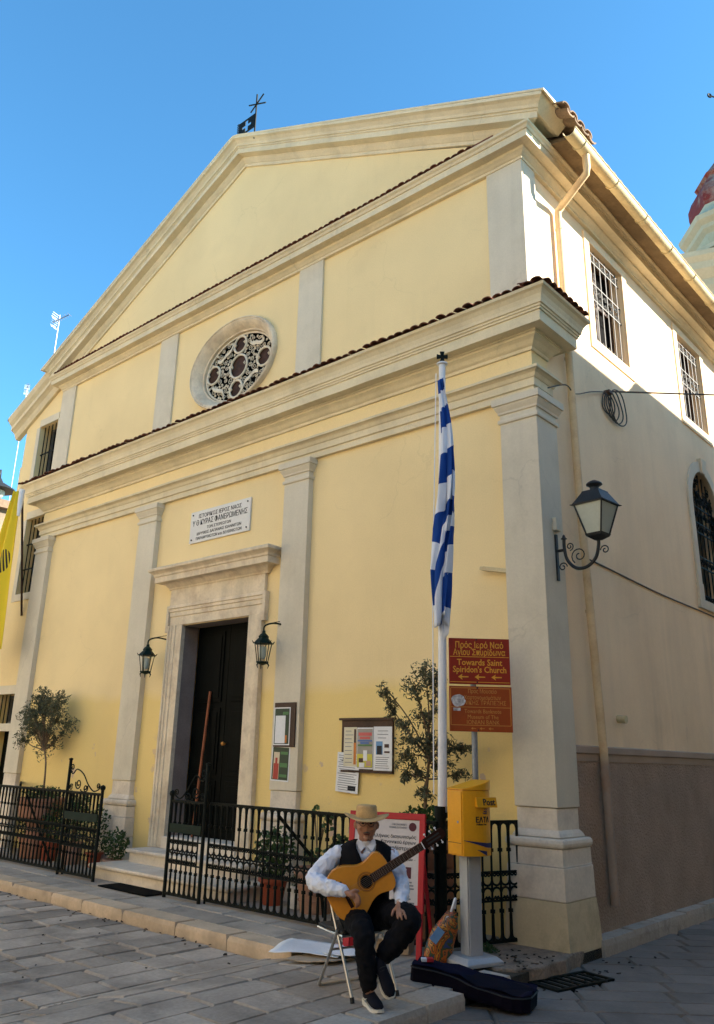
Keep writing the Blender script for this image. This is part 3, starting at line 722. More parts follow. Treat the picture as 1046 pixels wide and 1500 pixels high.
for (mx, mz), r in MEDS:
    part('medallion', MB().add([(mx+r*math.cos(2*PI*i/28), YT+.01, mz+r*math.sin(2*PI*i/28)) for i in range(28)], [tuple(range(28))]), 'medal', rose)
    t_ = MB(); t_.tube([(mx+r*math.cos(2*PI*i/28), YT-.01, mz+r*math.sin(2*PI*i/28)) for i in range(28)], .020, 6, closed=True)
    for sx_ in (-1, 1):
        t_.lathe([(.0, -.035), (.014, -.012), (.026, 0), (.014, .012), (.0, .04)], (mx+sx_*r*.72, YT-.015, mz+r*.1), 6)
    part('medallion_ring', t_, 'tracery', rose, smooth=50)
rs = random.Random(5); placed = []
scm = MB(); tries = 0
while tries < 6000 and len(placed) < 170:
    tries += 1
    r = rs.choice((.062, .055, .048, .04)) if tries < 1400 else rs.choice((.036, .03, .024))
    a_, b_ = rs.uniform(-.80, .80), rs.uniform(-.56, .56)
    if (a_/(.80-r))**2+(b_/(.56-r))**2 > 1: continue
    x_, z_ = RC[0]+a_, RC[1]+b_
    if any(math.hypot(x_-m0[0], z_-m0[1]) < mr+r+.008 for m0, mr in MEDS): continue
    if any(math.hypot(x_-p0, z_-p1) < pr+r-.004 for p0, p1, pr in placed): continue
    placed.append((x_, z_, r))
    scm.tube(spiral((x_, YT, z_), r, r*.2, rs.uniform(0, 6.3), rs.choice((-1, 1))*1.5, 16, X3, Z3), .0065, 4)
stuff(part('scrollwork', scm, 'tracery', rose, smooth=60))
for cpts in ([(-5.14, 8.10), (-5.10, 7.96), (-4.98, 7.93), (-4.88, 7.90), (-4.80, 7.93)], [(-5.70, 7.13), (-5.75, 7.28), (-5.86, 7.33), (-5.95, 7.36), (-6.02, 7.42)],
             [(-5.55, 8.10), (-5.62, 7.98), (-5.74, 7.93), (-5.84, 7.86), (-5.92, 7.88)], [(-5.26, 7.18), (-5.20, 7.30), (-5.08, 7.36), (-5.0, 7.42), (-4.9, 7.40)]):
    c_ = cat([(p[0], YT-.03, p[1]) for p in cpts], 5)
    part('ribbon', MB().loft([[p+Vector((0, 0, .034)), p+Vector((0, -.012, .0)), p+Vector((0, 0, -.034)), p+Vector((0, .006, 0))] for p in c_]), 'tracery', rose)

# ---- doorway ------------------------------------------------------
dw = part('doorway', MB().box(DX0+.001, .012, .001, DX0+.002, .013, .002), 'dstone') if False else None
dm = MB()
def jamb(mb, x0, x1, z0, z1):       # stepped architrave strip on one side, x0 outer, x1 inner
    s_ = 1 if x1 > x0 else -1; wd = abs(x1-x0)
    pr = [(0, .0), (0, -.075), (.05, -.085), (.055, -.07), (.10, -.07), (.105, -.055), (.17, -.055), (.175, -.04), (wd, -.04), (wd, .03)]
    rings = []
    for zz in (z0, z1): rings.append([(x0+s_*a, b, zz) for a, b in pr])
    mb.loft(rings)
FO, FI = -6.45, DX0
jamb(dm, -6.42, DX0+.005, .345, 3.46); jamb(dm, -4.30, DX1-.005, .345, 3.46)
doorway = part('doorway', dm, 'dstone', bevel=.004)
lt = MB()
pr = [(.0, .03), (.0, -.04), (.135, -.04), (.14, -.055), (.205, -.055), (.21, -.07), (.255, -.07), (.26, -.085), (.31, -.075), (.31, .0)]
lt.loft([[(-6.42, b, 3.46+a) for a, b in pr], [(-4.30, b, 3.46+a) for a, b in pr]])
for s_, xo in ((-1, -6.42), (1, -4.30)):
    a, b = sorted((xo, xo+s_*.055))
    lt.box(a, -.078, 3.36, b, .0, 3.768)
part('lintel', lt, 'dstone', doorway, bevel=.004)
part('frieze_slab', MB().box(-6.43, -.06, 3.772, -4.29, .0, 4.02), 'dstone', doorway, bevel=.006)
dc = [(-.05, 4.022), (.03, 4.022), (.035, 4.05), (.055, 4.07), (.08, 4.10), (.11, 4.12), (.20, 4.125), (.20, 4.215), (.215, 4.22), (.22, 4.25), (.245, 4.275), (.285, 4.30), (.29, 4.335), (.25, 4.36), (-.05, 4.37)]
part('door_cornice', MB().sweep([(-6.45, .0), (-6.45, -.03), (-4.27, -.03), (-4.27, .0)], dc, jit=.003), 'dstone', doorway, bevel=.003)
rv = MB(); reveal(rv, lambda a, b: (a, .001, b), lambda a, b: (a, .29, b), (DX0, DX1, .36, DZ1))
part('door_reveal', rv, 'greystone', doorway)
# leaves: dark panelled doors
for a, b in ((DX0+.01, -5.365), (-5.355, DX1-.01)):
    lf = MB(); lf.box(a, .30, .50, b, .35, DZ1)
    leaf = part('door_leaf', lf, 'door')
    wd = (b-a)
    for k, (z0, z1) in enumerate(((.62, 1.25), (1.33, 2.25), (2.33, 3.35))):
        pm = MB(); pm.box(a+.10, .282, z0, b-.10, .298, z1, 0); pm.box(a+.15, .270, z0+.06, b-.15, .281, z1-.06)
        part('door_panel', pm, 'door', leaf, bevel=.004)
part('door_knob', MB().lathe([(.0, -.03), (.022, -.02), (.028, 0), (.02, .02), (.012, .05)], (-5.30, .24, 1.75), 10, (0, 1, 0)), 'gold2', leaf, smooth=40)
part('threshold', MB().box(DX0-.02, -.06, .343, DX1+.02, .36, .50, .015), 'stone', doorway)
# steps in front of the door
s1 = part('step', MB().sweep([(-6.56, .05), (-6.56, -.90), (-3.70, -.90), (-3.70, .05)], [(-.5, -.1), (-.04, -.1), (-.04, .115), (-.015, .12), (.0, .13), (.004, .15), (-.006, .168), (-.5, .17)]), 'stone')
part('tread', MB().box(-6.1, -.5, .165, -4.2, .0, .171), 'stone', s1)
s2 = part('step', MB().sweep([(-6.40, .05), (-6.40, -.44), (-4.02, -.44), (-4.02, .05)], [(-.4, .10), (-.04, .10), (-.04, .285), (-.015, .29), (.0, .30), (.004, .32), (-.006, .338), (-.4, .34)]), 'stone')
part('tread', MB().box(-6.05, -.06, .335, -4.4, .0, .341), 'stone', s2)

# ---- side windows with iron grilles --------------------------------
def grille(h, parent, m='whiteiron', nv=6):
    a0, a1, b0, b1 = h; xg = SX-.05
    EY = Vector((0, 1, 0))
    for i in range(nv):
        yy = a0+(a1-a0)*(i+.5)/nv; part('bar', MB().tube([(xg, yy, b0+.01), (xg, yy, b1-.01)], .008, 5), m, parent)
    for zz in (b0+.05, b0+.72, b0+.98, b1-.06, b1-.20):
        part('rail', MB().box(xg-.006, a0, zz-.008, xg+.006, a1, zz+.008), m, parent)
    sm = MB()
    for i in range(nv):
        yy = a0+(a1-a0)*(i+.5)/nv
        for zz, r in ((b1-.13, .062), (b0+.79, .055), (b0+.91, .055), (b0+.11, .05)):
            for s_ in (-1, 1):
                sm.tube(spiral((xg-.012, yy+s_*.045, zz), r*.8, r*.2, PI/2, s_*1.4, 12, EY, Z3), .0075, 4)
    stuff(part('scrollwork', sm, m, parent, smooth=60))
for h in (W1, W2, W3):
    a0, a1, b0, b1 = h
    wf = MB(); t_ = .155
    for (q0, q1, q2, q3) in ((a0-t_, a0, b0-t_, b1+.12), (a1, a1+t_, b0-t_, b1+.12), (a0, a1, b0-t_, b0), (a0, a1, b1, b1+.12)): wf.box(SX-.01, q0, q2, SX+.022, q1, q3)
    win = part('window', wf, 'cream', bevel=.004)
    part('window_glass', MB().box(SX-.25, a0, b0, SX-.22, a1, b1), 'dark', win)
    fm = MB()
    for yy in (a0+.03, (a0+a1)/2, a1-.03): fm.box(SX-.218, yy-.03, b0, SX-.18, yy+.03, b1)
    for zz in (b0+.03, b0+.85, b1-.03): fm.box(SX-.214, a0+.06, zz-.025, SX-.184, (a0+a1)/2-.03, zz+.025); fm.box(SX-.214, (a0+a1)/2+.03, zz-.025, SX-.184, a1-.06, zz+.025)
    part('window_frame', fm, 'wood', win)
    part('curtain', MB().box(SX-.219, a0+.12, b0+.1, SX-.2195, a0+.36, b1-.2), 'curtain', win)
    grille(h, win)
# arched window
aw = MB(); t_ = .17
ring = [(AW[0], AW[2])] + [(ac-ar*math.cos(PI*i/16), ASP+ar*math.sin(PI*i/16)*1.03) for i in range(17)] + [(AW[1], AW[2])]
outr = [(AW[0]-t_, AW[2])] + [(ac-(ar+t_)*math.cos(PI*i/16), ASP+(ar+t_)*math.sin(PI*i/16)*1.03) for i in range(17)] + [(AW[1]+t_, AW[2])]
sects = [[(SX-.005, *outr[i]), (SX+.03, *outr[i]), (SX+.03, *ring[i]), (SX-.12, *ring[i])] for i in range(len(ring))]
aw.loft(sects, closed=False); 
awin = part('arched_window', aw, 'trim', bevel=.004)
part('sill', MB().box(SX-.1, AW[0]-.22, AW[2]-.14, SX+.045, AW[1]+.22, AW[2], .01), 'trim', awin)
part('keystone', MB().hexa([(SX, ac-.07, ASP+ar*1.0), (SX+.06, ac-.07, ASP+ar*1.0), (SX+.06, ac+.07, ASP+ar*1.0), (SX, ac+.07, ASP+ar*1.0), (SX, ac-.12, ASP+ar+.24), (SX+.07, ac-.12, ASP+ar+.24), (SX+.07, ac+.12, ASP+ar+.24), (SX, ac+.12, ASP+ar+.24)]), 'trim', awin)
for s_ in (-1, 1): part('block', MB().box(SX, ac+s_*(ar+.09)-.10, AW[2], SX+.038, ac+s_*(ar+.09)+.10, AW[2]+.24), 'trim', awin)
part('window_glass', MB().box(SX-.27, AW[0], AW[2], SX-.24, AW[1], AW[3]), 'glass', awin)
for yy in (AW[0]+.32, AW[0]+.52): part('curtain', MB().box(SX-.239, yy, AW[2]+.1, SX-.236, yy+.1, 5.6), 'curtain', awin)
for i in range(7):
    yy = AW[0]+ (AW[1]-AW[0])*(i+.5)/7; ht = ASP+math.sqrt(max(0, ar*ar-(yy-ac)**2))
    part('bar', MB().tube([(SX-.06, yy, AW[2]), (SX-.06, yy, ht)], .011, 5), 'iron', awin)
for zz in (AW[2]+.12, 4.55, 4.72, 5.12, 5.28, 5.55): part('rail', MB().box(SX-.068, AW[0], zz-.01, SX-.052, AW[1], zz+.01), 'iron', awin)
sm = MB()
for i in range(10):
    yy = AW[0]+.06+i*.119
    for zz in (4.635, 5.20, 5.42, 4.06): sm.tube(spiral((SX-.045, yy, zz), .055, .012, 0, 1.4*(1 if i % 2 else -1), 12, Y3, Z3), .008, 4)
for i in range(22):
    a_ = rs.uniform(.15, PI-.15); q = rs.uniform(.1, .5); sm.tube(spiral((SX-.045, ac+q*math.cos(a_), ASP+q*math.sin(a_)), .08, .015, a_, 1.5, 14, Y3, Z3), .009, 4)
stuff(part('scrollwork', sm, 'iron', awin, smooth=60))
# plaster crack marks / bits on the side wall
part('vent_stub', MB().tube([(SX-.02, 1.62, 2.10), (SX+.10, 1.62, 2.09)], .045, 10), 'gutter', smooth=50)

# ================================================================== OTHER BUILDINGS
def ray(px, py):
    return (fw*FPX + rt*(px-504.388) - up*(py-720.693)).normalized()
def at_dist(px, py, h):           # point seen at a pixel, h metres away along the ground
    d = ray(px, py); return CAM + d*(h/math.hypot(d.x, d.y))
HC = {}
for i, c in enumerate([(0.78, 0.60, 0.40), (0.82, 0.68, 0.50), (0.82, 0.64, 0.42), (0.84, 0.72, 0.54), (0.82, 0.66, 0.46)]):
    HC[i] = mat('house_stucco', c, 0.9, 0.06, 0.8, 40, 0.2, stain=(0.4, 0.3, 0.2), stain_amt=0.2)
SHUT = flat('shutter_green', (0.03, 0.07, 0.05), 0.6)
def house(label, x0, y0, x1, y1, h, face, ci, roofz=None, group='houses round the square', nb=None):
    cx_, cy_ = (x0+x1)/2, (y0+y1)/2
    t = thing('house', label, 'house', (cx_, cy_, 0), group)
    a0, a1, b0, b1 = x0-cx_, x1-cx_, y0-cy_, y1-cy_
    z1, z2 = (h, h) if roofz is None else roofz
    wl = MB(); wl.hexa([(a0, b0, -.24), (a1, b0, -.24), (a1, b1, -.24), (a0, b1, -.24), (a0, b0, z1), (a1, b0, z1), (a1, b1, z2), (a0, b1, z2)])
    wall = obj('wall', wl, HC[ci], t)
    e = .35
    rm = MB(); rm.hexa([(a0-e, b0-.02, z1+.002), (a1+e, b0-.02, z1+.002), (a1+e, b1+.02, z2+.002), (a0-e, b1+.02, z2+.002), (a0-e, b0-.02, z1+.08), (a1+e, b0-.02, z1+.08), (a1+e, b1+.02, z2+.08), (a0-e, b1+.02, z2+.08)])
    mid = (a0+a1)/2
    rm.hexa([(a0-e, b0, z1+.085), (mid, b0, z1+.085), (mid, b1, z2+.085), (a0-e, b1, z2+.085), (a0-e, b0, z1+.09), (mid, b0, z1+.09), (mid, b1, z2+.09), (a0-e, b1, z2+.09)])
    obj('roof', rm, 'rooftile', t)
    fl = max(2, int(round(h/3.2)))
    if face in ('-x', '+x'):
        n = max(2, int((b1-b0)/2.4)); xs = a0 if face == '-x' else a1; s_ = -1 if face == '-x' else 1
        fr = lambda p, z, o: (xs+s_*o, b0+(b1-b0)*p, z)
    else:
        n = max(2, int((a1-a0)/2.4)); ys = b0 if face == '-y' else b1; s_ = -1 if face == '-y' else 1
        fr = lambda p, z, o: (a0+(a1-a0)*p, ys+s_*o, z)
    L_ = (b1-b0) if face[1] == 'x' else (a1-a0)
    for f_ in range(fl):
        for k in range(n):
            p = (k+.5)/n; dp = .5/L_; zb = .9+f_*3.1; zt = zb+1.6
            if f_ == 0: zb, zt = -.2, 2.3
            if zt > min(z1, z2)-.3: continue
            def slabq(p0, p1, za, zc, o0, o1):
                A = [fr(p0, za, o0), fr(p1, za, o0), fr(p1, zc, o0), fr(p0, zc, o0), fr(p0, za, o1), fr(p1, za, o1), fr(p1, zc, o1), fr(p0, zc, o1)]
                return MB().hexa(A)
            wn = obj('door' if f_ == 0 else 'window', slabq(p-dp, p+dp, zb, zt, .003, .03), 'wood' if f_ == 0 else 'glass', t)
            if f_:
                for q in (-1, 1): obj('shutter', slabq(p+q*dp*2-dp*.95*(1), p+q*dp*2+dp*.95, zb, zt, .004, .05), SHUT, wn)
                obj('sill', slabq(p-dp*1.2, p+dp*1.2, zb-.1, zb-.005, .003, .12), 'trim', wn)
    return t
house('cream stuccoed house across the lane from the church side wall', 4.62, -1.5, 11, 6.3, 9.13, '-x', 1, group=None)
house('taller house further up the lane beside the cream house', 4.66, 6.3, 11, 16, 9.5, '-x', 0, roofz=(9.45, 9.52), group=None)
house('unseen house added to block sky light from the right, where the lane begins', 6.4, -15.5, 13, -1.52, 6.2, '-x', 4, group=None)  # added out of view to block sky and darken faces turned right
house('unseen ochre house added across the square to bounce sunlight on the church, beside a paler one', -8, -27, 4, -16, 12.5, '+y', 2, group=None)  # added row out of view; height, distance and pale walls set for bounce
house('unseen pale house added across the square to bounce sunlight on the church, beside an ochre one', -21, -27, -8, -16, 14, '+y', 3, group=None)
house('unseen cream house added at the mouth of the lane to bounce sunlight on the church', 4, -27, 18, -16.6, 12.0, '+y', 1, group=None)
house('unseen warm stuccoed house added on the far side of the square to bounce sunlight', -30, -27, -22, -6, 13, '+x', 4, group=None)  # added out of view; its sunlit wall bounces light from the left

# ---- bell tower of the next church
tc = at_dist(1087, 330, 46)
tw = thing('bell_tower', 'octagonal bell tower with peeling red onion dome behind the church roof', 'tower', (tc.x, tc.y, 0))
U = (at_dist(1087, 330, 46)-at_dist(1037, 330, 46)).length/50     # metres per pixel there
def tz(py): return at_dist(1087-.147*(330-py), py, 46).z
r8 = lambda px: px*U
wallm = mat('tower_plaster', (0.50, 0.42, 0.29), 0.9, 0.08, 0.8, 6, 0.2, stain=(0.4, 0.32, 0.22), stain_amt=0.3)
roof_ = obj('dome', MB().lathe([(r8(72), tz(318)), (r8(74), tz(310)), (r8(74), tz(298)), (r8(68), tz(286)), (r8(57), tz(274)), (r8(56), tz(271)), (r8(61), tz(268)), (r8(56), tz(264)), (r8(36), tz(244)), (r8(22), tz(226)), (r8(10), tz(205)), (r8(3), tz(190))], (0, 0, 0), 8), 'domered', tw)
cr = MB(); zc = tz(146)
cr.tube([(0, 0, tz(192)), (0, 0, tz(120))], .05, 6); cu = Vector((rt.x, rt.y, 0)).normalized()
cr.tube([cu*-1.0+Vector((0, 0, zc)), cu*1.0+Vector((0, 0, zc))], .05, 6)
for s_ in (-1, 1): cr.tube(arc(cu*(s_*1.02)+Vector((0, 0, zc)), .13, 0, 2*PI, 10, cu, Z3), .05, 5)
obj('cross', cr, 'iron', roof_)
obj('drum_cornice', MB().lathe([(r8(72), tz(372)), (r8(75), tz(366)), (r8(76), tz(360)), (r8(83), tz(355)), (r8(84), tz(350)), (r8(92), tz(345)), (r8(94), tz(339)), (r8(80), tz(330)), (r8(73), tz(322)), (r8(72), tz(316)), (r8(10), tz(315))], (0, 0, 0), 8), wallm, tw)
obj('drum', MB().lathe([(r8(70), tz(470)), (r8(70), tz(371)), (r8(10), tz(369))], (0, 0, 0), 8), wallm, tw)
hw = r8(62)
bl = MB(); bl.box(-hw, -hw, 0, hw, hw, tz(440)); belfry = obj('belfry', bl, wallm, tw)
tw.rotation_euler = (0, 0, math.radians(18))
obj('belfry_cornice', MB().sweep([(-hw, hw), (-hw, -hw), (hw, -hw), (hw, hw), (-hw, hw)], [(-.5, tz(456)), (.05, tz(456)), (.1, tz(448)), (.3, tz(440)), (.35, tz(432)), (.8, tz(422)), (.9, tz(414)), (1.15, tz(408)), (1.2, tz(402)), (-.5, tz(400))]), wallm, belfry)
for k in range(4):
    a_ = k*PI/2; ex = Vector((math.cos(a_), math.sin(a_), 0)); ey = Vector((-math.sin(a_), math.cos(a_), 0))
    pm = MB(); z0 = tz(404); pts = arc(ey*0+ex*(hw+.3)+Vector((0, 0, z0-.6)), hw*1.25, .35, PI-.35, 14, ey, Z3*.40)
    pm.loft([[p+ex*-.9, p+ex*.75, p+ex*.75+(p-(ex*(hw+.3)+Vector((0, 0, z0-.6)))).normalized()*.35, p+ex*-.9+(p-(ex*(hw+.3)+Vector((0, 0, z0-.6)))).normalized()*.35] for p in pts])
    obj('curved_pediment', pm, wallm, belfry)
    pm = MB(); c_ = ex*(hw+.25)+Vector((0, 0, z0-.6)); pp = arc(c_, hw*1.24, .35, PI-.35, 14, ey, Z3*.40)
    pm.prism(list(range(len(pp))), lambda i: pp[i], lambda i: pp[i]-ex*.5) if False else pm.add(pp, [tuple(range(len(pp)))])
    obj('pediment_face', pm, wallm, belfry)

# ---- distant house at the far left edge, its aerial and balcony
hl = at_dist(-10, 745, 32)
fh = thing('distant_house', 'weathered brown town house with iron balcony beyond the aisle', 'house', (hl.x-2.6, hl.y, 0))
dk = mat('old_plaster', (0.22, 0.17, 0.12), 0.9, 0.2, 1.0, 20, 0.3, stain=(0.1, 0.08, 0.06), stain_amt=0.6)
hz = at_dist(5, 742, 32).z
obj('wall', MB().box(-4, -4, -.24, 3.4, 4, hz-.3), dk, fh); obj('roof', MB().box(-4.3, -4.3, hz-.298, 3.65, 4.3, hz), 'rooftile', fh)
bz = at_dist(5, 890, 32).z
bal = obj('balcony', MB().box(3.402, -4, bz-.15, 4.1, 3, bz), dk, fh)
for i in range(26): obj('baluster', MB().box(4.04, -3.95+i*.27, bz, 4.07, -3.92+i*.27, bz+1.05), 'iron', bal)
obj('handrail', MB().box(4.02, -4, bz+1.052, 4.09, 3, bz+1.10), 'iron', bal)
obj('window', MB().box(3.402, -3.4, bz+.1, 3.43, -2.4, bz+2.1), 'glass', fh); obj('window', MB().box(3.402, -.6, bz+.1, 3.43, .5, bz+2.1), 'glass', fh)
def aerial(label, base, h, tilt=0, group=None, k_=.6):
    t = thing('tv_aerial', label, 'aerial', base)
    m = MB(); m.tube([(0, 0, 0), (0, 0, h)], .016, 6); mast = obj('mast', m, 'galv', t)
    m = MB(); a = Vector((math.cos(tilt), math.sin(tilt), -.25)); b = Vector((-math.sin(tilt), math.cos(tilt), 0))
    a = a*k_; b = b*k_
    m.tube([Vector((0, 0, h-.12))-a*.5, Vector((0, 0, h-.12))+a*.35], .012, 5)
    for i in range(7):
        p = Vector((0, 0, h-.12))+a*(-.5+i*.12); m.tube([p-b*.13, p+b*.13], .007, 4)
    obj('yagi', m, 'galv', t)
    m = MB(); p = Vector((0, 0, h-.10))
    for s_ in (-1, 1):
        for k in range(5):
            q = p+a*(.28-.03*abs(k-2))+Vector((0, 0, s_*(.05+.07*k)*k_)); m.tube([q-b*.17, q+b*.17], .009, 4)
    obj('reflector', m, 'white', t)
    return t
ab = at_dist(77, 532, 19.2)
aerial('white television aerial on a thin mast rising behind the aisle roof', (ab.x, ab.y, ab.z-2.2), at_dist(77, 462, 19.2).z-ab.z+2.25, math.radians(200))
ab = at_dist(12, 742, 32)
t = aerial('slim white aerial standing on the brown town house roof', (ab.x, ab.y, hz), at_dist(14, 560, 32).z-hz, math.radians(160))
# old lamp head at the far left edge
lp = at_dist(-6, 720, 30)
sl2 = thing('street_lamp', 'small wall lamp with tin hood high on the brown town house', 'lamp', (lp.x, lp.y, lp.z))
obj('hood', MB().lathe([(.02, .55), (.12, .5), (.2, .35), (.62, .12), (.66, .05), (.6, .04)], (0, 0, 0), 14), 'lampiron', sl2, smooth=40)
obj('globe', MB().lathe([(.0, -.28), (.18, -.24), (.3, -.1), (.3, .03)], (0, 0, 0), 12), 'lampglass', sl2, smooth=50)
obj('bracket', MB().tube([(0, 0, .5), (-.1, .1, .85), (-1.2, .6, .95), (-1.6, .9, .6)], .035, 6), 'lampiron', sl2)
# iron weather vane on the gable
vb = Vector((-4.93, -.30, zr(-4.93)+.46))
vn = thing('weather_vane', 'black iron pennant with pierced cross and crossed rods on the gable', 'weather vane', vb)
m = MB(); m.tube([(0, 0, -.1), (0, 0, .84)], .015, 6)
m.tube([(-.20, 0, .72), (.24, 0, .52)], .013, 5); m.tube([(-.12, -.02, .50), (.15, .02, .78)], .013, 5); obj('rod', m, 'iron', vn)
m = MB(); x0, x1, z0, z1 = -.43, -.02, .15, .44; cxm, czm = (x0+x1)/2, (z0+z1)/2
def vq(a, b, c, d): m.box(a, -.006, c, b, .006, d)
vq(x0, x1, z1-.03, z1); vq(x0, x1, z0, z0+.03); vq(x0, x0+.05, z0+.03, z1-.03); vq(x1-.05, x1, z0+.03, z1-.03)
vq(x0+.05, cxm-.035, z0+.03, czm-.03); vq(x0+.05, cxm-.035, czm+.03, z1-.03); vq(cxm+.035, x1-.05, z0+.03, czm-.03); vq(cxm+.035, x1-.05, czm+.03, z1-.03)
vq(x0+.05, x0+.09, czm-.03, czm+.03); vq(x1-.09, x1-.05, czm-.03, czm+.03)
for i in range(8): vq(x0-.05, x0, z0+.01+i*.04, z0+.025+i*.04)
obj('pennant', m, 'iron', vn)

# ================================================================== IRON FENCE
FY = -1.03; FH = 1.08; PITCHF = .1035
def baluster_mesh():
    mb = MB(); p = PITCHF
    mb.tube([(0,0,.05), (0,0,FH-.02)], .0105, 6)
    mb.tube([(0,0,.05), (0,0,.10), (0,0,.27)], [.022, .016, .014], 6)
    mb.tube([(0,0,FH-.25), (0,0,FH-.10), (0,0,FH-.03)], [.014, .016, .022], 6)
    for z in (.285, .30, FH-.26, FH-.275): mb.tube([(0,0,z-.008), (0,0,z+.008)], .023, 6)
    # half arches to the next bar, top and bottom
    mb.tube(arc((p/2, 0, FH-.075), p/2-.006, 0, PI, 10, X3, Z3), .0115, 5)
    mb.tube(arc((p/2, 0, .095), p/2-.006, PI, 2*PI, 10, X3, Z3), .0115, 5)
    # band of ovals
    for z, a in ((.545, PI), (.455, 0)):
        mb.tube([Vector((p/2, 0, z))+X3*math.cos(a+PI*i/8)*(p/2-.004)+Z3*math.sin(a+PI*i/8)*.035*(1) for i in range(9)], .0105, 5)
    for s_ in (-1, 1):
        for z in (.605, .395):
            mb.tube(spiral((p/2+s_*.022, 0, z), .022, .006, PI/2, s_*1.3, 10, X3, Z3), .0085, 4)
    me = mb.mesh('baluster', 60); me.materials.append(MT['iron']); return me
BAL = baluster_mesh()
def fence(label, p0, p1, cat_='fence', lastbar=True):
    a = Vector(p0); b = Vector(p1); d = (b-a); L_ = d.length; rz = math.atan2(d.y, d.x)
    t = thing('iron_fence', label, cat_, (a.x, a.y, 0), rotz=rz)
    n = max(2, int(round(L_/PITCHF)))
    for i in range(n):
        o = link('baluster', BAL, t); o.location = (i*L_/n, 0, 0); o.scale = (L_/n/PITCHF, 1, 1)
    m = MB(); m.box(0, -.012, FH-.03, L_, .012, FH-.008); obj('top_rail', m, 'iron', t)
    m = MB(); m.box(0, -.012, .028, L_, .012, .05); obj('bottom_rail', m, 'iron', t)
    for z in (.625, .375): obj('rail', MB().box(0, -.007, z-.006, L_, .007, z+.006), 'iron', t)
    for xx in ((0, L_) if lastbar else (0,)):
        obj('post', MB().tube([(xx, 0, -.01), (xx, 0, FH-.008)], .014, 6), 'iron', t)
    return t
f1 = fence('black iron fence in front of the potted olive, left of the steps', (-10.0, FY), (-6.98, FY))
obj('stay', MB().tube([(1.72, .02, FH-.1), (2.1, .35, .02)], .016, 6), 'iron', f1)
f2 = fence('black iron fence running from the right gate leaf to the flagpole', (-3.93, FY), (-.74, FY))
obj('stay', MB().tube([(1.10, .02, FH-.08), (1.35, .42, .5), (1.42, .45, .0)], .02, 6), 'iron', f2)
f3 = fence('short return of the fence from the flagpole to the corner pilaster', (-.74, FY), (-.42, -.14))
f4 = fence('short fence standing before the aisle door', (-10.4, .0), (-9.42, -.52))
# gate leaves with scroll crests
def gate(label, xh, xo, grp=None):
    s_ = 1 if xo > xh else -1; W_ = abs(xo-xh)
    t = thing('iron_gate', label, 'gate', (xh, FY-.06, 0)); t.scale = (s_, 1, 1) if False else (1, 1, 1)
    q = lambda a: s_*a
    obj('post', MB().tube([(0, 0, .0), (0, 0, 1.48)], .022, 8).lathe([(.0, .0), (.03, .01), (.03, .03), (0, .04)], (0, 0, 1.47), 8), 'iron', t)
    obj('post', MB().tube([(q(W_), 0, .0), (q(W_), 0, 1.12)], .022, 8).lathe([(.0, .0), (.03, .015), (.038, .04), (.03, .065), (0, .08)], (q(W_), 0, 1.10), 8), 'iron', t)
    n = int(round(W_/.092)); 
    for i in range(1, n):
        o = link('baluster', BAL, t); o.location = (q(W_*i/n), 0, 0); o.scale = (.9*s_, 1, 1)
    for z, h in ((FH-.03, .022), (.03, .022), (.62, .012), (.37, .012)): obj('rail', MB().box(min(0, q(W_)), -.012, z, max(0, q(W_)), .012, z+h), 'iron', t)
    obj('lock_plate', MB().box(min(q(.03), q(W_-.03)), -.022, .71, max(q(.03), q(W_-.03)), -.013, .81), 'greeniron', t)
    cr = MB(); ex = X3*s_
    P = lambda a, z: Vector((q(a), 0, z))
    c_ = cat([P(.03, 1.33), P(.10, 1.30), P(.20, 1.36), P(W_*.42, 1.30), P(W_*.58, 1.17), P(W_*.75, FH+.01), P(W_*.88, FH+.03)], 6)
    cr.tube(c_, .009, 5)
    cr.tube(spiral(P(W_*.87, FH+.075), .045, .012, -PI/2, 1.4, 16, ex, Z3), .009, 5)
    cr.tube(spiral(P(.07, 1.38), .055, .012, -PI/2, -1.4, 16, ex, Z3), .009, 5)
    cr.tube(spiral(P(W_*.30, 1.17), .075, .015, PI*.9, 1.5, 18, ex, Z3), .009, 5)
    cr.tube(spiral(P(W_*.52, 1.12), .055, .012, PI*.2, -1.5, 18, ex, Z3), .009, 5)
    cr.tube(spiral(P(W_*.10, 1.12), .045, .012, PI*.2, 1.5, 16, ex, Z3), .008, 5)
    cr.tube(cat([P(W_*.30+.07, 1.10), P(W_*.40, FH+.0), P(W_*.48, 1.07)], 5), .009, 5)
    obj('crest', cr, 'iron', t, smooth=60)
    return t
gate('iron gate leaf with scroll crest beside the row of small pots', -7.0, -6.12)
gate('iron gate leaf with scroll crest beside the door mat and steps', -3.96, -4.60)

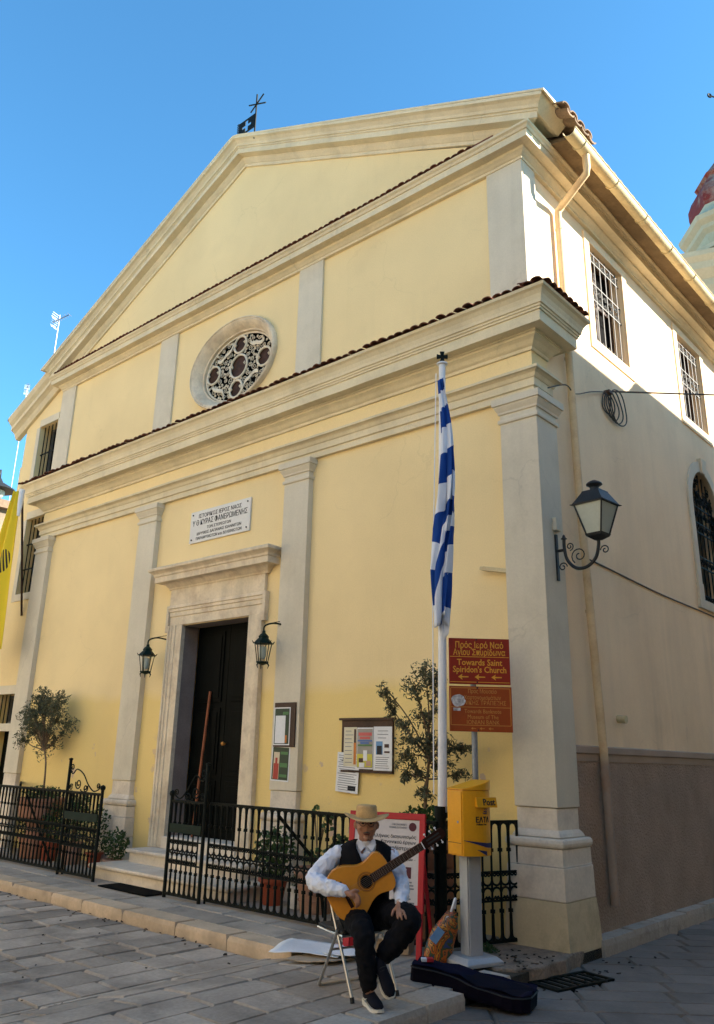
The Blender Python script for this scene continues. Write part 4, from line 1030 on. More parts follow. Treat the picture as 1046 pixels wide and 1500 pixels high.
# ================================================================== LANTERNS
def door_lantern(label, x):
    t = thing('wall_lantern', label, 'lantern', (x, 0, 3.2), 'lanterns either side of the door')
    ly = -.27; 
    obj('wall_plate', MB().box(.14-.02, -.022, -.06, .14+.02, -.003, .14), 'greeniron', t, bevel=.004)
    br = MB(); br.tube(cat([(.14, -.02, .06), (.10, -.16, .075), (.03, ly+.04, .06), (.0, ly, .02), (.0, ly, -.06)], 5), .012, 6)
    br.tube([(.14, -.02, .13), (.03, ly+.05, .07)], .005, 4)
    obj('bracket', br, 'greeniron', t, smooth=50)
    cp_ = MB(); cp_.lathe([(.0, -.02), (.02, -.03), (.025, -.06), (.05, -.08), (.07, -.105), (.065, -.125), (.105, -.165), (.125, -.19), (.13, -.20), (.0, -.205)], (0, ly, 0), 6)
    cap = obj('hood', cp_, 'greeniron', t)
    for k in range(6):
        a = 2*PI*k/6; d_ = Vector((math.cos(a), math.sin(a), 0)); c_ = Vector((0, ly, 0))
        obj('finial', MB().tube([c_+d_*.125+Z3*-.20, c_+d_*.15+Z3*-.165], [.010, .004], 5), 'greeniron', cap)
        obj('stile', MB().tube([c_+d_*.112+Z3*-.20, c_+d_*.072+Z3*-.43], .0065, 5), 'greeniron', t)
    gl = MB(); gl.lathe([(.104, -.203), (.066, -.43)], (0, ly, 0), 6)
    gl = MB(); gl.lathe([(.045, -.24), (.05, -.30), (.045, -.36), (.03, -.40)], (0, ly, 0), 10); obj('frosted_bulb', gl, 'lampglass', t, smooth=50)
    bs = MB(); bs.lathe([(.08, -.43), (.085, -.44), (.07, -.455), (.03, -.47), (.0, -.48)], (0, ly, 0), 6)
    for k in range(3):
        a = 2*PI*k/3+.5; d_ = Vector((math.cos(a), math.sin(a), 0)); c_ = Vector((0, ly, 0))
        bs.tube([c_+d_*.06+Z3*-.44, c_+d_*.09+Z3*-.48, c_+d_*.075+Z3*-.52], [.012, .010, .004], 5)
    obj('base', bs, 'greeniron', t)
    return t
door_lantern('dark green lantern between the door and the pilaster near the gate pots', -6.60)
door_lantern('dark green lantern above the narrow brown board beside the door', -4.02)

# big lantern on the corner pilaster
cl = thing('corner_lantern', 'large glazed street lantern on scrolled bracket at the church corner', 'lantern', (0, .18, 3.75))
obj('back_bar', MB().box(.0, -.02, -.32, .02, .02, .18), 'lampiron', cl)
obj('junction_box', MB().box(.0, -.055, .22, .05, .055, .36), 'trim', cl, bevel=.008)
br = MB(); br.tube([(.0, 0, .0), (.10, 0, .0)], .016, 6)
br.tube(cat([(.10, 0, .12), (.10, 0, .0), (.13, 0, -.12), (.22, 0, -.21), (.34, 0, -.21), (.44, 0, -.13), (.48, 0, .0), (.48, 0, .08)], 6), .018, 8)
obj('bracket', br, 'lampiron', cl, smooth=50)
obj('ball', MB().lathe([(.0, -.01), (.035, .0), (.02, .015), (.012, .04), (.0, .05)], (.10, 0, .12), 8), 'lampiron', cl)
sc_ = MB(); EXL = X3
for c_, r, a0, tn in (((.26, 0, -.08), .09, PI*1.3, -1.4), ((.16, 0, .03), .045, PI*1.5, 1.4), ((.07, 0, -.18), .05, 0, 1.3), ((.545, 0, -.06), .05, PI, -1.3)):
    obj('scroll', MB().tube(spiral(c_, r, r*.2, a0, tn, 20, X3, Z3), .0065, 4), 'lampiron', cl, smooth=60)
lc = Vector((.48, 0, 0)); rzL = math.radians(-6)
def sq(h, z): return [lc+Vector((math.cos(rzL+PI/4+k*PI/2)*h*1.414, math.sin(rzL+PI/4+k*PI/2)*h*1.414, z)) for k in range(4)]
obj('lantern_base', MB().loft([sq(.03, .05), sq(.085, .09), sq(.095, .115)]), 'lampiron', cl)
for k in range(4):
    a, b = sq(.080, .12), sq(.152, .42)
    obj('pane', MB().loft([[a[k], a[(k+1) % 4]], [b[k], b[(k+1) % 4]]], cap=False, closed=False), 'lampglass', cl)
    obj('stile', MB().tube([sq(.085, .115)[k], sq(.160, .425)[k]], .009, 5), 'lampiron', cl)
hd = MB(); hd.loft([sq(.168, .42), sq(.173, .435), sq(.14, .49), sq(.10, .56), sq(.095, .575), sq(.03, .58)])
hood = obj('hood', hd, 'lampiron', cl)
hd = MB(); hd.lathe([(.05, .57), (.045, .62), (.06, .635), (.085, .65), (.08, .665), (.05, .685), (.02, .70), (.0, .705)], lc, 12); obj('chimney', hd, 'lampiron', hood, smooth=40)
for k in range(4): obj('finial', MB().tube([sq(.168, .425)[k], sq(.190, .425)[k]], [.012, .004], 5), 'lampiron', hood)

# ================================================================== PLAQUE AND NOTICES
pq = thing('inscription_plaque', 'white marble inscription plaque above the doorway', 'plaque', (-5.425, 0, 4.975))
obj('slab', MB().box(-.70, -.03, -.255, .70, -.002, .255), 'plaque', pq, bevel=.004)
for k, (s, z, hgt, wd) in enumerate((('ΙΣΤΟΡΙΚΟΣ ΙΕΡΟΣ ΝΑΟΣ', .160, .088, 1.0), ('Υ Θ ΚΥΡΑΣ ΦΑΝΕΡΩΜΕΝΗΣ', .055, .120, 1.28), ('ΤΩΝ ΣΤΕΡΕΩΤΩΝ', -.045, .060, .56), ('ΙΔΡΥΘΕΙΣ ΔΑΠΑΝΑΙΣ ΙΩΑΝΝΙΤΩΝ', -.122, .062, 1.03), ('ΠΑΡΑΜΥΘΙΩΤΩΝ και ΔΕΛΒΙΝΙΩΤΩΝ', -.198, .062, 1.06))):
    text('lettering', s, hgt, (0.0, -.0315, z), X3, Z3, 'ink', pq, width=wd, bold=.0)
for sx_, sz_ in ((-1, -1), (1, -1), (-1, 1), (1, 1)): obj('bolt', MB().lathe([(.012, 0), (.012, .012), (0, .016)], (sx_*.64, -.03, sz_*.2), 8, (0, -1, 0)), 'lampiron', pq)

def sheet(name, label, loc, wd, ht, m='paper', rot=0.0, th=.003, lines=(), blocks=(), cat_='notice', border=None, group=None, yaw=0.0):
    """a printed sheet hanging on a wall that faces -Y; lines: (x0,x1,z,h); blocks: (x0,z0,x1,z1,material)"""
    t = thing(name, label, cat_, loc, group)
    t.rotation_euler = (0, rot, yaw)
    obj('paper', MB().box(-wd/2, -th, -ht/2, wd/2, 0, ht/2), m, t)
    if lines:
        lm = MB()
        for x0, x1, z, h in lines: lm.box(-wd/2+x0*wd, -th-.0012, -ht/2+z*ht-h/2, -wd/2+x1*wd, -th-.0002, -ht/2+z*ht+h/2)
        stuff(obj('printed_lines', lm, 'greyink', t))
    for k, (x0, z0, x1, z1, bm_) in enumerate(blocks):
        obj('printed_patch', MB().box(-wd/2+x0*wd, -th-.0012-.0008*k, -ht/2+z0*ht, -wd/2+x1*wd, -th-.0003-.0008*k+.0001, -ht/2+z1*ht), bm_, t)
    return t
COLS = {k: flat('print_'+k, c, 0.7) for k, c in dict(pink=(.62, .13, .12), blue=(.10, .18, .42), green=(.10, .22, .08), grey=(.36, .33, .28), yellow=(.62, .55, .08), orange=(.60, .20, .04), brown=(.08, .04, .03), skin=(.55, .33, .24), sky=(.16, .32, .55), black=(.02, .02, .025), red=(.45, .06, .04), dgreen=(.05, .07, .04), cream=(.72, .60, .42)).items()}
rl = random.Random(11)
def lines(n, z0, z1, a=.1, b=.9, h=.007):
    return [(a+rl.uniform(0, .06), b-rl.uniform(0, .18), z0+(z1-z0)*i/max(1, n-1), h) for i in range(n)]
# board on the middle pilaster with a poster, and a poster below
bd = tag(obj('notice_board', MB().box(-.19, -.018, -.27, .19, 0, .27), 'wood', bevel=.004), 'narrow brown board fixed to the pilaster right of the door', 'notice board'); bd.location = (-3.72, PY-.002, 1.985)
sheet('church_poster', 'dark framed sheet with white letter pinned on the narrow brown board', (-3.76, PY-.021, 1.965), .29, .46, 'paper', .0,
      blocks=((.05, .03, .95, .97, COLS['dgreen']), (.10, .05, .72, .78, 'paper'), (.74, .06, .84, .26, COLS['orange']), (.55, .80, .9, .88, COLS['green'])), lines=(), cat_='poster')
sheet('church_poster', 'poster with red tower picture below the narrow brown board', (-3.775, PY-.002, 1.515), .32, .42, 'paper', .03,
      blocks=((.05, .04, .95, .96, COLS['dgreen']), (.12, .06, .44, .82, COLS['cream']), (.14, .06, .42, .50, COLS['red']), (.22, .5, .34, .66, COLS['red']), (.50, .76, .9, .84, COLS['green']), (.5, .40, .9, .52, COLS['green']), (.5, .12, .9, .2, COLS['green'])), cat_='poster')
# wide board right of it
wb = thing('notice_board', 'wide dark brown notice board on the yellow wall', 'notice board', (-2.42, -.005, 1.76))
obj('panel', MB().box(-.385, -.03, -.29, .385, 0, .27), 'wood', wb); obj('ledge', MB().box(-.415, -.055, .271, .415, 0, .295), 'wood', wb); obj('bottom_strip', MB().box(-.385, -.04, -.315, .385, 0, -.291), 'wood', wb)
sheet('notice_sheet', 'cream sheet with orange strip on the wide notice board', (-2.665, -.038, 1.73), .20, .44, 'papercream', blocks=((.78, .05, .97, .6, COLS['orange']), (.80, .6, .95, .95, COLS['brown'])), lines=lines(9, .1, .9, .08, .75))
sheet('notice_sheet', 'colourful children poster in the middle of the wide notice board', (-2.435, -.039, 1.715), .245, .46, 'paper',
      blocks=((.03, .03, .97, .97, COLS['grey']), (.10, .80, .92, .88, COLS['pink']), (.18, .72, .82, .78, COLS['pink']), (.05, .66, .95, .70, COLS['blue']), (.22, .60, .75, .65, COLS['blue']), (.06, .55, .95, .59, COLS['green']), (.03, .05, .97, .36, COLS['yellow']), (.42, .2, .66, .45, 'paper'), (.15, .16, .42, .26, COLS['brown']), (.18, .04, .5, .15, 'paper'), (.62, .08, .9, .2, COLS['skin'])))
sheet('notice_sheet', 'white sheet with small blue arch picture on the wide notice board', (-2.17, -.040, 1.715), .27, .48, 'paper',
      blocks=((.14, .36, .50, .66, COLS['sky']), (.19, .36, .46, .56, COLS['black']), (.60, .52, .84, .60, COLS['maroon'] if 'maroon' in COLS else COLS['brown']), (.6, .40, .88, .44, COLS['brown'])), lines=lines(3, .74, .90, .2, .8)+lines(6, .06, .30, .1, .9))
sheet('notice_sheet', 'white printed sheet hanging below the corner of the wide notice board', (-2.70, -.036, 1.44), .345, .44, 'paper', .06,
      blocks=((.55, .06, .9, .18, COLS['black']),), lines=lines(16, .06, .92, .06, .95)+[(.25, .85, .84, .014), (.2, .9, .79, .014)])

# wooden bracket on the corner pilaster's left side
wbk = tag(obj('timber_bracket', MB().box(-.30, -.03, -.022, .0, .03, .022).box(-.34, .012, -.02, -.30, .03, .018).box(-.34, -.03, -.02, -.30, -.012, .018), 'gutter', bevel=.004), 'short worn timber bracket sticking out of the corner pilaster', 'bracket')
wbk.location = (-.455, -.06, 3.55); wbk.rotation_euler = (0, .22, 0)

# ================================================================== CABLES ON THE SIDE WALL
cb = thing('cable_coil', 'coil of grey cable hung on the side wall under the eave window', 'cable', (SX, 2.1, 6.25))
rc = random.Random(4); 
for k in range(5):
    r = .150+.026*k; c0 = Vector((.02+.006*k, .085*k-.12, .03-r*(.95-.14*k)))
    obj('loop', MB().tube([c0+Vector((.008*math.sin(3*a+k), math.cos(a)*r*(.8+.05*k), math.sin(a)*r)) for a in [2*PI*i/26 for i in range(26)]], .009, 5, closed=True), 'cable', cb, smooth=60)
obj('peg', MB().box(0, -.13, .03, .08, -.03, .07), 'wood', cb)
def wire(label, pts, r=.008, n=8, m='cable'):
    o = tag(obj('wall_cable', MB().tube(cat(pts, n), r, 5), m, smooth=60), label, 'cable'); return o
wire('grey cable looping from the pilaster capital to the coil', [(.06, .10, 5.62), (.03, .62, 5.86), (-.02, .95, 5.88), (-.05, 1.5, 6.12), (-.06, 2.05, 6.32)])
we = CAM + ray(1046, 577)*((3.0-CAM.y)/ray(1046, 577).y)
w0 = Vector((-.06, 2.05, 6.33)); we2 = w0+(we-w0)*4.3
wire('taut grey cable crossing the lane from the coil to the opposite house', [w0, w0+(we2-w0)*.33-Z3*.02, w0+(we2-w0)*.66-Z3*.02, we2], .012)
wire('thin brown cable clipped along the side wall below the lantern', [(-.075, .98, 3.86), (-.08, 1.6, 3.85), (-.08, 3.2, 3.80), (-.08, 5.0, 3.79), (-.08, 9, 3.76)], .010, m='wood')

# ================================================================== FLAGPOLE, FLAGS, SIGNS
fpole = thing('flagpole', 'tall white flagpole with cross on top standing behind the fence', 'flagpole', (-.72, -.97, 0))
LEAN = Vector((.085/5.7, 0, 1)).normalized()
obj('socket', MB().tube([(0, 0, -.01), (0, 0, 1.17)], .05, 10).tube([(0, 0, 1.10), (0, 0, 1.20)], .062, 10), 'iron', fpole, smooth=50)
obj('pole', MB().tube([LEAN*1.15, LEAN*5.70], [.043, .035], 12), 'white', fpole, smooth=50)
obj('truck', MB().lathe([(.035, 5.70), (.06, 5.705), (.06, 5.72), (.02, 5.73)], (.085, 0, 0), 10), 'white', fpole)
cc = Vector((.087, 0, 5.80)); cm = MB(); uu = Vector((.742, .670, 0)); vv = Vector((.67, -.742, 0))
cm.tube([cc-Z3*.08, cc-Z3*.03], .012, 6)
for d_ in (uu, -uu, Z3, -Z3):
    e_ = d_.cross(vv)
    cm.hexa([cc+d_*.0-e_*.012-vv*.01, cc+d_*.06-e_*.026-vv*.01, cc+d_*.06+e_*.026-vv*.01, cc+e_*.012-vv*.01, cc-e_*.012+vv*.01, cc+d_*.06-e_*.026+vv*.01, cc+d_*.06+e_*.026+vv*.01, cc+e_*.012+vv*.01])
obj('cross', cm, 'iron', fpole)
obj('halyard', MB().tube([(-.05, -.04, 1.3), (-.045, -.035, 3.2), (.03, -.04, 5.6)], .006, 5), 'white', fpole)

def uvmesh(name, grid, uvs, m, parent=None):
    """grid[r][c] points with matching uv"""
    R_, C_ = len(grid), len(grid[0])
    me = D.meshes.new(name); me.from_pydata([tuple(p) for row in grid for p in row], [], [(r*C_+c, r*C_+c+1, (r+1)*C_+c+1, (r+1)*C_+c) for r in range(R_-1) for c in range(C_-1)])
    ul = me.uv_layers.new(name='UVMap'); flatuv = [q for row in uvs for q in row]
    for lp in me.loops: ul.data[lp.index].uv = flatuv[lp.vertex_index]
    for p in me.polygons: p.use_smooth = True
    o = link(name, me, parent, m)
    sd = o.modifiers.new('thick', 'SOLIDIFY'); sd.thickness = .003
    return o
def flag_mat():
    m = D.materials.new('blue_white_flag'); m.use_nodes = True; n = m.node_tree.nodes; l = m.node_tree.links; b = n['Principled BSDF']
    b.inputs['Roughness'].default_value = .8; b.inputs['Specular IOR Level'].default_value = .2
    uv = n.new('ShaderNodeUVMap'); sp = n.new('ShaderNodeSeparateXYZ'); l.new(uv.outputs[0], sp.inputs[0])
    fr = n.new('ShaderNodeMath'); fr.operation = 'FRACT'; l.new(sp.outputs[1], fr.inputs[0])
    gtn = n.new('ShaderNodeMath'); gtn.operation = 'GREATER_THAN'; gtn.inputs[1].default_value = .5; l.new(fr.outputs[0], gtn.inputs[0])
    mx = n.new('ShaderNodeMix'); mx.data_type = 'RGBA'; mx.inputs[6].default_value = (.007, .05, .25, 1); mx.inputs[7].default_value = (.70, .72, .78, 1)
    l.new(gtn.outputs[0], mx.inputs[0]); l.new(mx.outputs[2], b.inputs['Base Color']); return m
# limp flag hanging along the pole: vertical folds
fl0 = Vector((-.72, -.97, 0))+LEAN*1.0
ZT, ZB = 5.50, 2.88; NR, NC = 60, 40
fold = [(-.035, .05), (-.085, .055), (-.10, .02), (-.095, .075), (-.06, .095), (-.02, .085), (.005, .06), (-.01, .10), (.02, .115), (.05, .10), (.06, .065), (.075, .10), (.095, .075), (.07, .03)]
grid, uvs = [], []
rf_ = random.Random(9)
for r in range(NR+1):
    t = r/NR; z = ZT+(ZB-ZT)*t
    wid = .22+.66*min(1, t*1.6)**.8
    if t > .78: wid *= 1-.25*((t-.78)/.22)
    xs_ = -.02+.075*math.sin(PI*min(1, t*1.25))
    pc = cat([(a*wid*(1+.25*math.sin(7*t+1.7*i))+xs_+.014*math.sin(11*t+2*i), -b*(.75+.35*t)*(1+.4*math.sin(9*t+i*1.3)), 0) for i, (a, b) in enumerate(fold)], 6)
    base = Vector((-.72, -.97, 0))+LEAN*z
    row, ur = [], []
    m_ = len(pc)
    for k, p in enumerate(pc):
        s_ = k/(m_-1)
        drop = 0.0
        hem = -.10*math.sin(s_*PI*2.3)-.16*(s_-.5)
        zz = z + (hem*max(0, (t-.72)/.28))
        q = Vector((base.x, base.y, zz)) + uu*(p.x) + vv*(-p.y)
        row.append(q); ur.append((s_, (ZT-z)/(.42+.16*t) + .55*s_*(.3+t)+.10*math.sin(t*9) + .5*max(0, min(1, (t-.5)*6))*max(0, min(1, (s_-.3)*5)) + .05))
    grid.append(row); uvs.append(ur)
gf = tag(uvmesh('blue_white_flag', grid, uvs, flag_mat()), 'blue and white striped flag hanging limp on the white pole', 'flag')

# yellow church flag with black double eagle, on a pole leaning out from the aisle window
def yflag_mat():
    m = D.materials.new('yellow_flag'); m.use_nodes = True; n = m.node_tree.nodes; l = m.node_tree.links; b = n['Principled BSDF']
    b.inputs['Roughness'].default_value = .75
    uv = n.new('ShaderNodeUVMap'); sp = n.new('ShaderNodeSeparateXYZ'); l.new(uv.outputs[0], sp.inputs[0])
    def mth(op, a, c=None):
        x = n.new('ShaderNodeMath'); x.operation = op
        for i, q in enumerate((a, c)):
            if q is None: continue
            if isinstance(q, (int, float)): x.inputs[i].default_value = q
            else: l.new(q, x.inputs[i])
        return x.outputs[0]
    def ellipse(cx_, cy_, rx, ry):
        a = mth('DIVIDE', mth('SUBTRACT', sp.outputs[0], cx_), rx); c = mth('DIVIDE', mth('SUBTRACT', sp.outputs[1], cy_), ry)
        return mth('LESS_THAN', mth('ADD', mth('MULTIPLY', a, a), mth('MULTIPLY', c, c)), 1.0)
    str_ = mth('GREATER_THAN', mth('FRACT', mth('ADD', mth('MULTIPLY', sp.outputs[0], 16.0), mth('MULTIPLY', sp.outputs[1], 14.0))), .42)
    w1 = mth('MULTIPLY', ellipse(.30, .45, .16, .075), str_); w2 = mth('MULTIPLY', ellipse(.72, .58, .20, .08), str_)
    bd1 = ellipse(.52, .535, .06, .05); bd2 = ellipse(.42, .50, .10, .012); bd3 = ellipse(.34, .53, .03, .03)
    f = mth('MAXIMUM', mth('MAXIMUM', w1, w2), mth('MAXIMUM', bd1, mth('MAXIMUM', bd2, bd3)))
    mx = n.new('ShaderNodeMix'); mx.data_type = 'RGBA'; mx.inputs[6].default_value = (.78, .56, .012, 1); mx.inputs[7].default_value = (.015, .013, .01, 1)
    l.new(f, mx.inputs[0]); l.new(mx.outputs[2], b.inputs['Base Color']); return m
yp0 = Vector((-11.4, .05, 4.1)); ypt = CAM + ray(33, 716)*((-.62-CAM.y)/ray(33, 716).y)
ypole = tag(obj('leaning_pole', MB().tube([yp0, ypt], .022, 8), 'wood', smooth=50), 'thin pole leaning out from the aisle window carrying the yellow flag', 'pole')
ytop = ypt
tag(obj('pole_sleeve', MB().lathe([(.03, -.55), (.05, -.3), (.055, -.02), (.0, .0)], ytop, 10), 'white', smooth=50), 'white cloth sleeve at the top of the yellow flag pole', 'cloth')
yb = CAM + ray(4, 945)*((-.62-CAM.y)/ray(4, 945).y)
grid, uvs = [], []
for r in range(41):
    t = r/40; row, ur = [], []
    z = ytop.z-.05+(yb.z-ytop.z)*t
    wid = .10+.75*min(1, t*1.4)
    for c in range(25):
        s_ = c/24
        x_ = ytop.x-.02 - s_*wid + .10*t*(1-s_)*0 + .03*math.sin(s_*9+t*2)*t
        y_ = -.64 + .09*math.sin(s_*11+1.5*t)*(.4+.6*t) - .06*s_
        row.append(Vector((x_, y_, z - .10*s_*t + .25*(t > .0)*0))); ur.append((s_, t))
    grid.append(row); uvs.append(ur)
tag(uvmesh('yellow_flag', grid, uvs, yflag_mat()), 'yellow church flag with black double headed eagle by the aisle window', 'flag')

# direction signs on a grey post
sp_ = thing('direction_sign', 'brown and red direction signs with yellow lettering on a grey post', 'sign', (-.60, -.56, 0))
obj('post', MB().tube([(0, 0, -.01), (0, 0, 2.76)], .030, 10), 'galv', sp_, smooth=50)
def panel(name, u0, u1, z0, z1, m):
    o_ = vv*.045
    p = MB(); p.obox(uu*((u0+u1)/2)+vv*.045+Z3*((z0+z1)/2), uu, vv, Z3, (u1-u0)/2, .012, (z1-z0)/2)
    return obj(name, p, m, sp_, bevel=.004)
PU0, PU1 = -.245, .362
pa = panel('panel_upper', PU0, PU1, 2.325, 2.775, 'signred'); pb_ = panel('panel_lower', PU0-.002, PU1+.006, 1.875, 2.305, 'signbrown')
um = (PU0+PU1)/2
def onp(u_, z): return uu*u_+vv*.0585+Z3*z
for s, z, hgt, wd in (('Πρός Ιερό Ναό', 2.705, .085, .48), ('Αγίου Σπυρίδωνα', 2.633, .085, .52), ('Towards Saint', 2.535, .085, .45), ("Spiridon's Church", 2.465, .085, .53)):
    text('lettering', s, hgt, onp(um, z), uu, Z3, 'gold', pa, width=wd, bold=.0012)
for s, z, hgt, wd in (('Προς Μουσείο', 2.255, .055, .28), ('Χαρτονομισμάτων', 2.195, .055, .36), ('ΙΟΝΙΚΗΣ ΤΡΑΠΕΖΗΣ', 2.145, .055, .46), ('Towards Banknote', 2.065, .055, .36), ('Museum of The', 2.012, .055, .30), ('IONIAN BANK', 1.962, .058, .32)):
    text('lettering', s, hgt, onp(um+.02, z), uu, Z3, 'gold2', pb_, width=wd)
def strip(par, u0, u1, z0, z1, m): 
    p = MB(); p.obox(uu*((u0+u1)/2)+vv*.0585+Z3*((z0+z1)/2), uu, vv, Z3, (u1-u0)/2, .0012, (z1-z0)/2); obj('line', p, m, par)
for z in (2.592, 2.345): strip(pa, PU0+.01, PU1-.01, z-.003, z+.003, 'gold')
for a, b in ((PU0+.008, PU0+.014), (PU1-.014, PU1-.008)): strip(pb_, a, b, 1.935, 2.285, 'gold2')
for z in (2.105, 1.935, 2.288): strip(pb_, PU0+.014, PU1-.014, z-.003, z+.003, 'gold2')
def arrow(par, u0, z, s, m):
    poly = [(-1, 0), (-.15, .55), (-.28, .13), (1, .1), (1, -.1), (-.28, -.13), (-.15, -.55)]
    p = MB(); p.prism(poly, lambda a, b: onp(u0+a*s, z+b*s), lambda a, b: onp(u0+a*s, z+b*s)+vv*.0015); obj('arrow', p, m, par)
for k in range(3): arrow(pa, um-.165+k*.165, 2.395, .052, 'gold'); arrow(pb_, um-.075+k*.085, 1.905, .025, 'gold2')
stp = MB(); rp_ = random.Random(2)
poly = [(math.cos(2*PI*i/18)*.068*(1+rp_.uniform(-.08, .08)), math.sin(2*PI*i/18)*.060*(1+rp_.uniform(-.08, .08))) for i in range(18)]
stp.prism(poly, lambda a, b: onp(PU0+.085+a, 2.165+b)+vv*.002, lambda a, b: onp(PU0+.085+a, 2.165+b)+vv*.004); obj('peeled_sticker', stp, 'sticker', pb_)
strip2 = MB(); strip2.obox(onp(PU0+.07, 2.082)+vv*.003, uu, vv, Z3, .035, .0012, .014); obj('sticker_scrap', strip2, 'sticker', pb_)
for z in (2.76, 2.345, 2.29, 1.89): obj('bolt', MB().lathe([(.008, 0), (.008, .006), (0, .009)], onp(.03, z), 6, vv), 'lampiron', sp_)

# ================================================================== POST BOX
RZM = math.radians(-18.5)
mbx = thing('post_box', 'yellow post box on a grey pedestal in front of the fence', 'post box', (-.33, -1.10, 0), rotz=RZM)
obj('base_plate', MB().loft([[(-.19, -.19, .0), (.19, -.19, .0), (.19, .19, .0), (-.19, .19, .0)], [(-.19, -.19, .03), (.19, -.19, .03), (.19, .19, .03), (-.19, .19, .03)], [(-.15, -.15, .062), (.15, -.15, .062), (.15, .15, .062), (-.15, .15, .062)]]), 'mailgrey', mbx, bevel=.006)
obj('pedestal', MB().box(-.065, -.06, .062, .065, .07, .86).box(-.078, -.055, .062, -.066, .06, .86).box(.0, -.072, .062, .055, -.061, .86), 'mailgrey', mbx, bevel=.004)
bw_, bd_ = .15, .11
FRC = .045
front = [(bd_+FRC*math.cos((i-4)/4*PI/2)-0.0, -bw_+2*bw_*i/8) for i in range(9)]
outline = [(-bd_, -bw_)] + [(bd_+FRC*(1-((i-4)/4)**2), -bw_+2*bw_*i/8) for i in range(9)] + [(-bd_, bw_)]
bz0, bz1 = .83, 1.36
bodym = MB(); bodym.loft([[(a, b, bz0) for a, b in outline], [(a, b, bz1+(.09*(bd_+.05-a)/(2*bd_) if False else .0)) for a, b in outline]])
body_ = obj('box', bodym, 'postyellow', mbx, bevel=.006)
# sloped hood: high towards the back corner (+y side)
obj('hood', MB().loft([[(a*1.03, b*1.03, bz1+.002) for a, b in outline], [(a*1.03, b*1.03, bz1+.012+.075*(b+bw_)/(2*bw_)) for a, b in outline]]), 'postyellow', mbx, bevel=.005)
obj('side_door', MB().box(-bd_+.012, -bw_-.008, bz0+.01, bd_-.012, -bw_-.0005, bz1-.012), 'postyellow', mbx, bevel=.003)
fx_ = lambda b: bd_+FRC*(1-(b/bw_)**2)
flp = MB(); flp.box(fx_(0)+.004, -.07, 1.225, fx_(0)+.05, .16, 1.305)
obj('lock', MB().lathe([(.011, 0), (.011, .004), (.004, .006)], (.05, -bw_-.008, 1.10), 10, (0, -1, 0)), 'galv', mbx)
obj('seam', MB().box(-bd_+.02, -bw_-.0095, bz0+.10, bd_-.02, -bw_-.008, bz0+.104), 'ink', mbx)
slot = obj('letter_flap', MB().hexa([(.125, -.045, 1.225), (.185, -.045, 1.222), (.185, .175, 1.222), (.125, .175, 1.225), (.125, -.045, 1.305), (.168, -.045, 1.305), (.168, .175, 1.305), (.125, .175, 1.305)]), 'postyellow', mbx, bevel=.003)
text('lettering', 'Post', .075, (.1785, .085, 1.264), (0, 1, 0), Vector((-.2, 0, 1)), 'ink', slot, bold=.0015)
def curved_text(s, hgt, yc, z, m, bold=0.0):
    o = text('lettering', s, hgt, (0, yc, z), (0, 1, 0), Z3, m, body_, bold=bold)
    for v in o.data.vertices: v.co.x += fx_(v.co.y)+.0012
    return o
curved_text('ΕΛΤΑ', .062, .035, 1.12, 'ink', .0015); curved_text('Hellenic Post', .022, .02, 1.085, 'ink')
def curved_patch(name, poly, m, off=.0018):
    mb = MB(); n = 10
    # split polygon strips along y so it follows the curved face
    mb.prism(poly, lambda a, b: (fx_(a)+off, a, b), lambda a, b: (fx_(a)+off+.001, a, b)); return obj(name, mb, m, body_)
def ribbon_patch(name, f0, f1, y0, y1, m, n=10, off=.002):
    mb = MB(); rings = []
    for i in range(n+1):
        yy = y0+(y1-y0)*i/n; rings.append([(fx_(yy)+off, yy, f0(i/n)), (fx_(yy)+off, yy, f1(i/n)), (fx_(yy)+off+.001, yy, f1(i/n)), (fx_(yy)+off+.001, yy, f0(i/n))])
    mb.loft(rings); return obj(name, mb, m, body_)
ribbon_patch('swoosh', lambda t: .955-.075*t+.05*max(0, t-.75), lambda t: .958-.030*t+.03*max(0, t-.8), -.148, .148, 'navy')
ribbon_patch('swoosh', lambda t: .885-.052*t, lambda t: .885-.015*t, -.04, .075, 'navy', 6)
for k in range(3): ribbon_patch('emblem', lambda t, k=k: 1.175+.014*k-.006*math.sin(t*PI), lambda t, k=k: 1.182+.014*k-.006*math.sin(t*PI), .03+.012*k, .09, 'navy', 5)

# ================================================================== PLANTS
def leaves(mb, c, r, n, rnd_, ln=.05, wd=.012, flat_=.0, up=0.0, shell=0.35):
    c = Vector(c)
    for _ in range(n):
        while True:
            p = Vector((rnd_.uniform(-1, 1), rnd_.uniform(-1, 1), rnd_.uniform(-1, 1)))
            if shell*shell*.2 < p.length_squared < 1: break
        q = c + Vector((p.x*r[0], p.y*r[1], p.z*r[2]))
        d = Vector((rnd_.gauss(0, 1), rnd_.gauss(0, 1), rnd_.gauss(0, 1)+up)).normalized()
        s_ = d.orthogonal().normalized(); s_ = (s_*math.cos(k := rnd_.uniform(0, 6.28)) + d.cross(s_)*math.sin(k))
        l_ = ln*rnd_.uniform(.7, 1.3); w_ = wd*rnd_.uniform(.8, 1.3)
        a = q - d*l_/2; b = q + d*l_/2; m_ = q + d.cross(s_)*l_*.08
        mb.add([a, m_+s_*w_, b, m_-s_*w_], [(0, 1, 2, 3)])
def pot(parent, prof, m, n=20, c=(0,0,0)):
    o = obj('pot', MB().lathe(prof, c, n), m, parent, smooth=35)
    r, z = prof[-1]; z0 = max(z_ for _, z_ in prof)
    return o
def potprof(h, r0, r1, rim=.02):
    return [(r0*.2, 0), (r0, 0), (r0+(r1-r0)*.5, h*.5), (r1, h*.86), (r1+rim, h*.87), (r1+rim, h), (r1-.005, h), (r1-.012, h-.03), (.01, h-.032)]
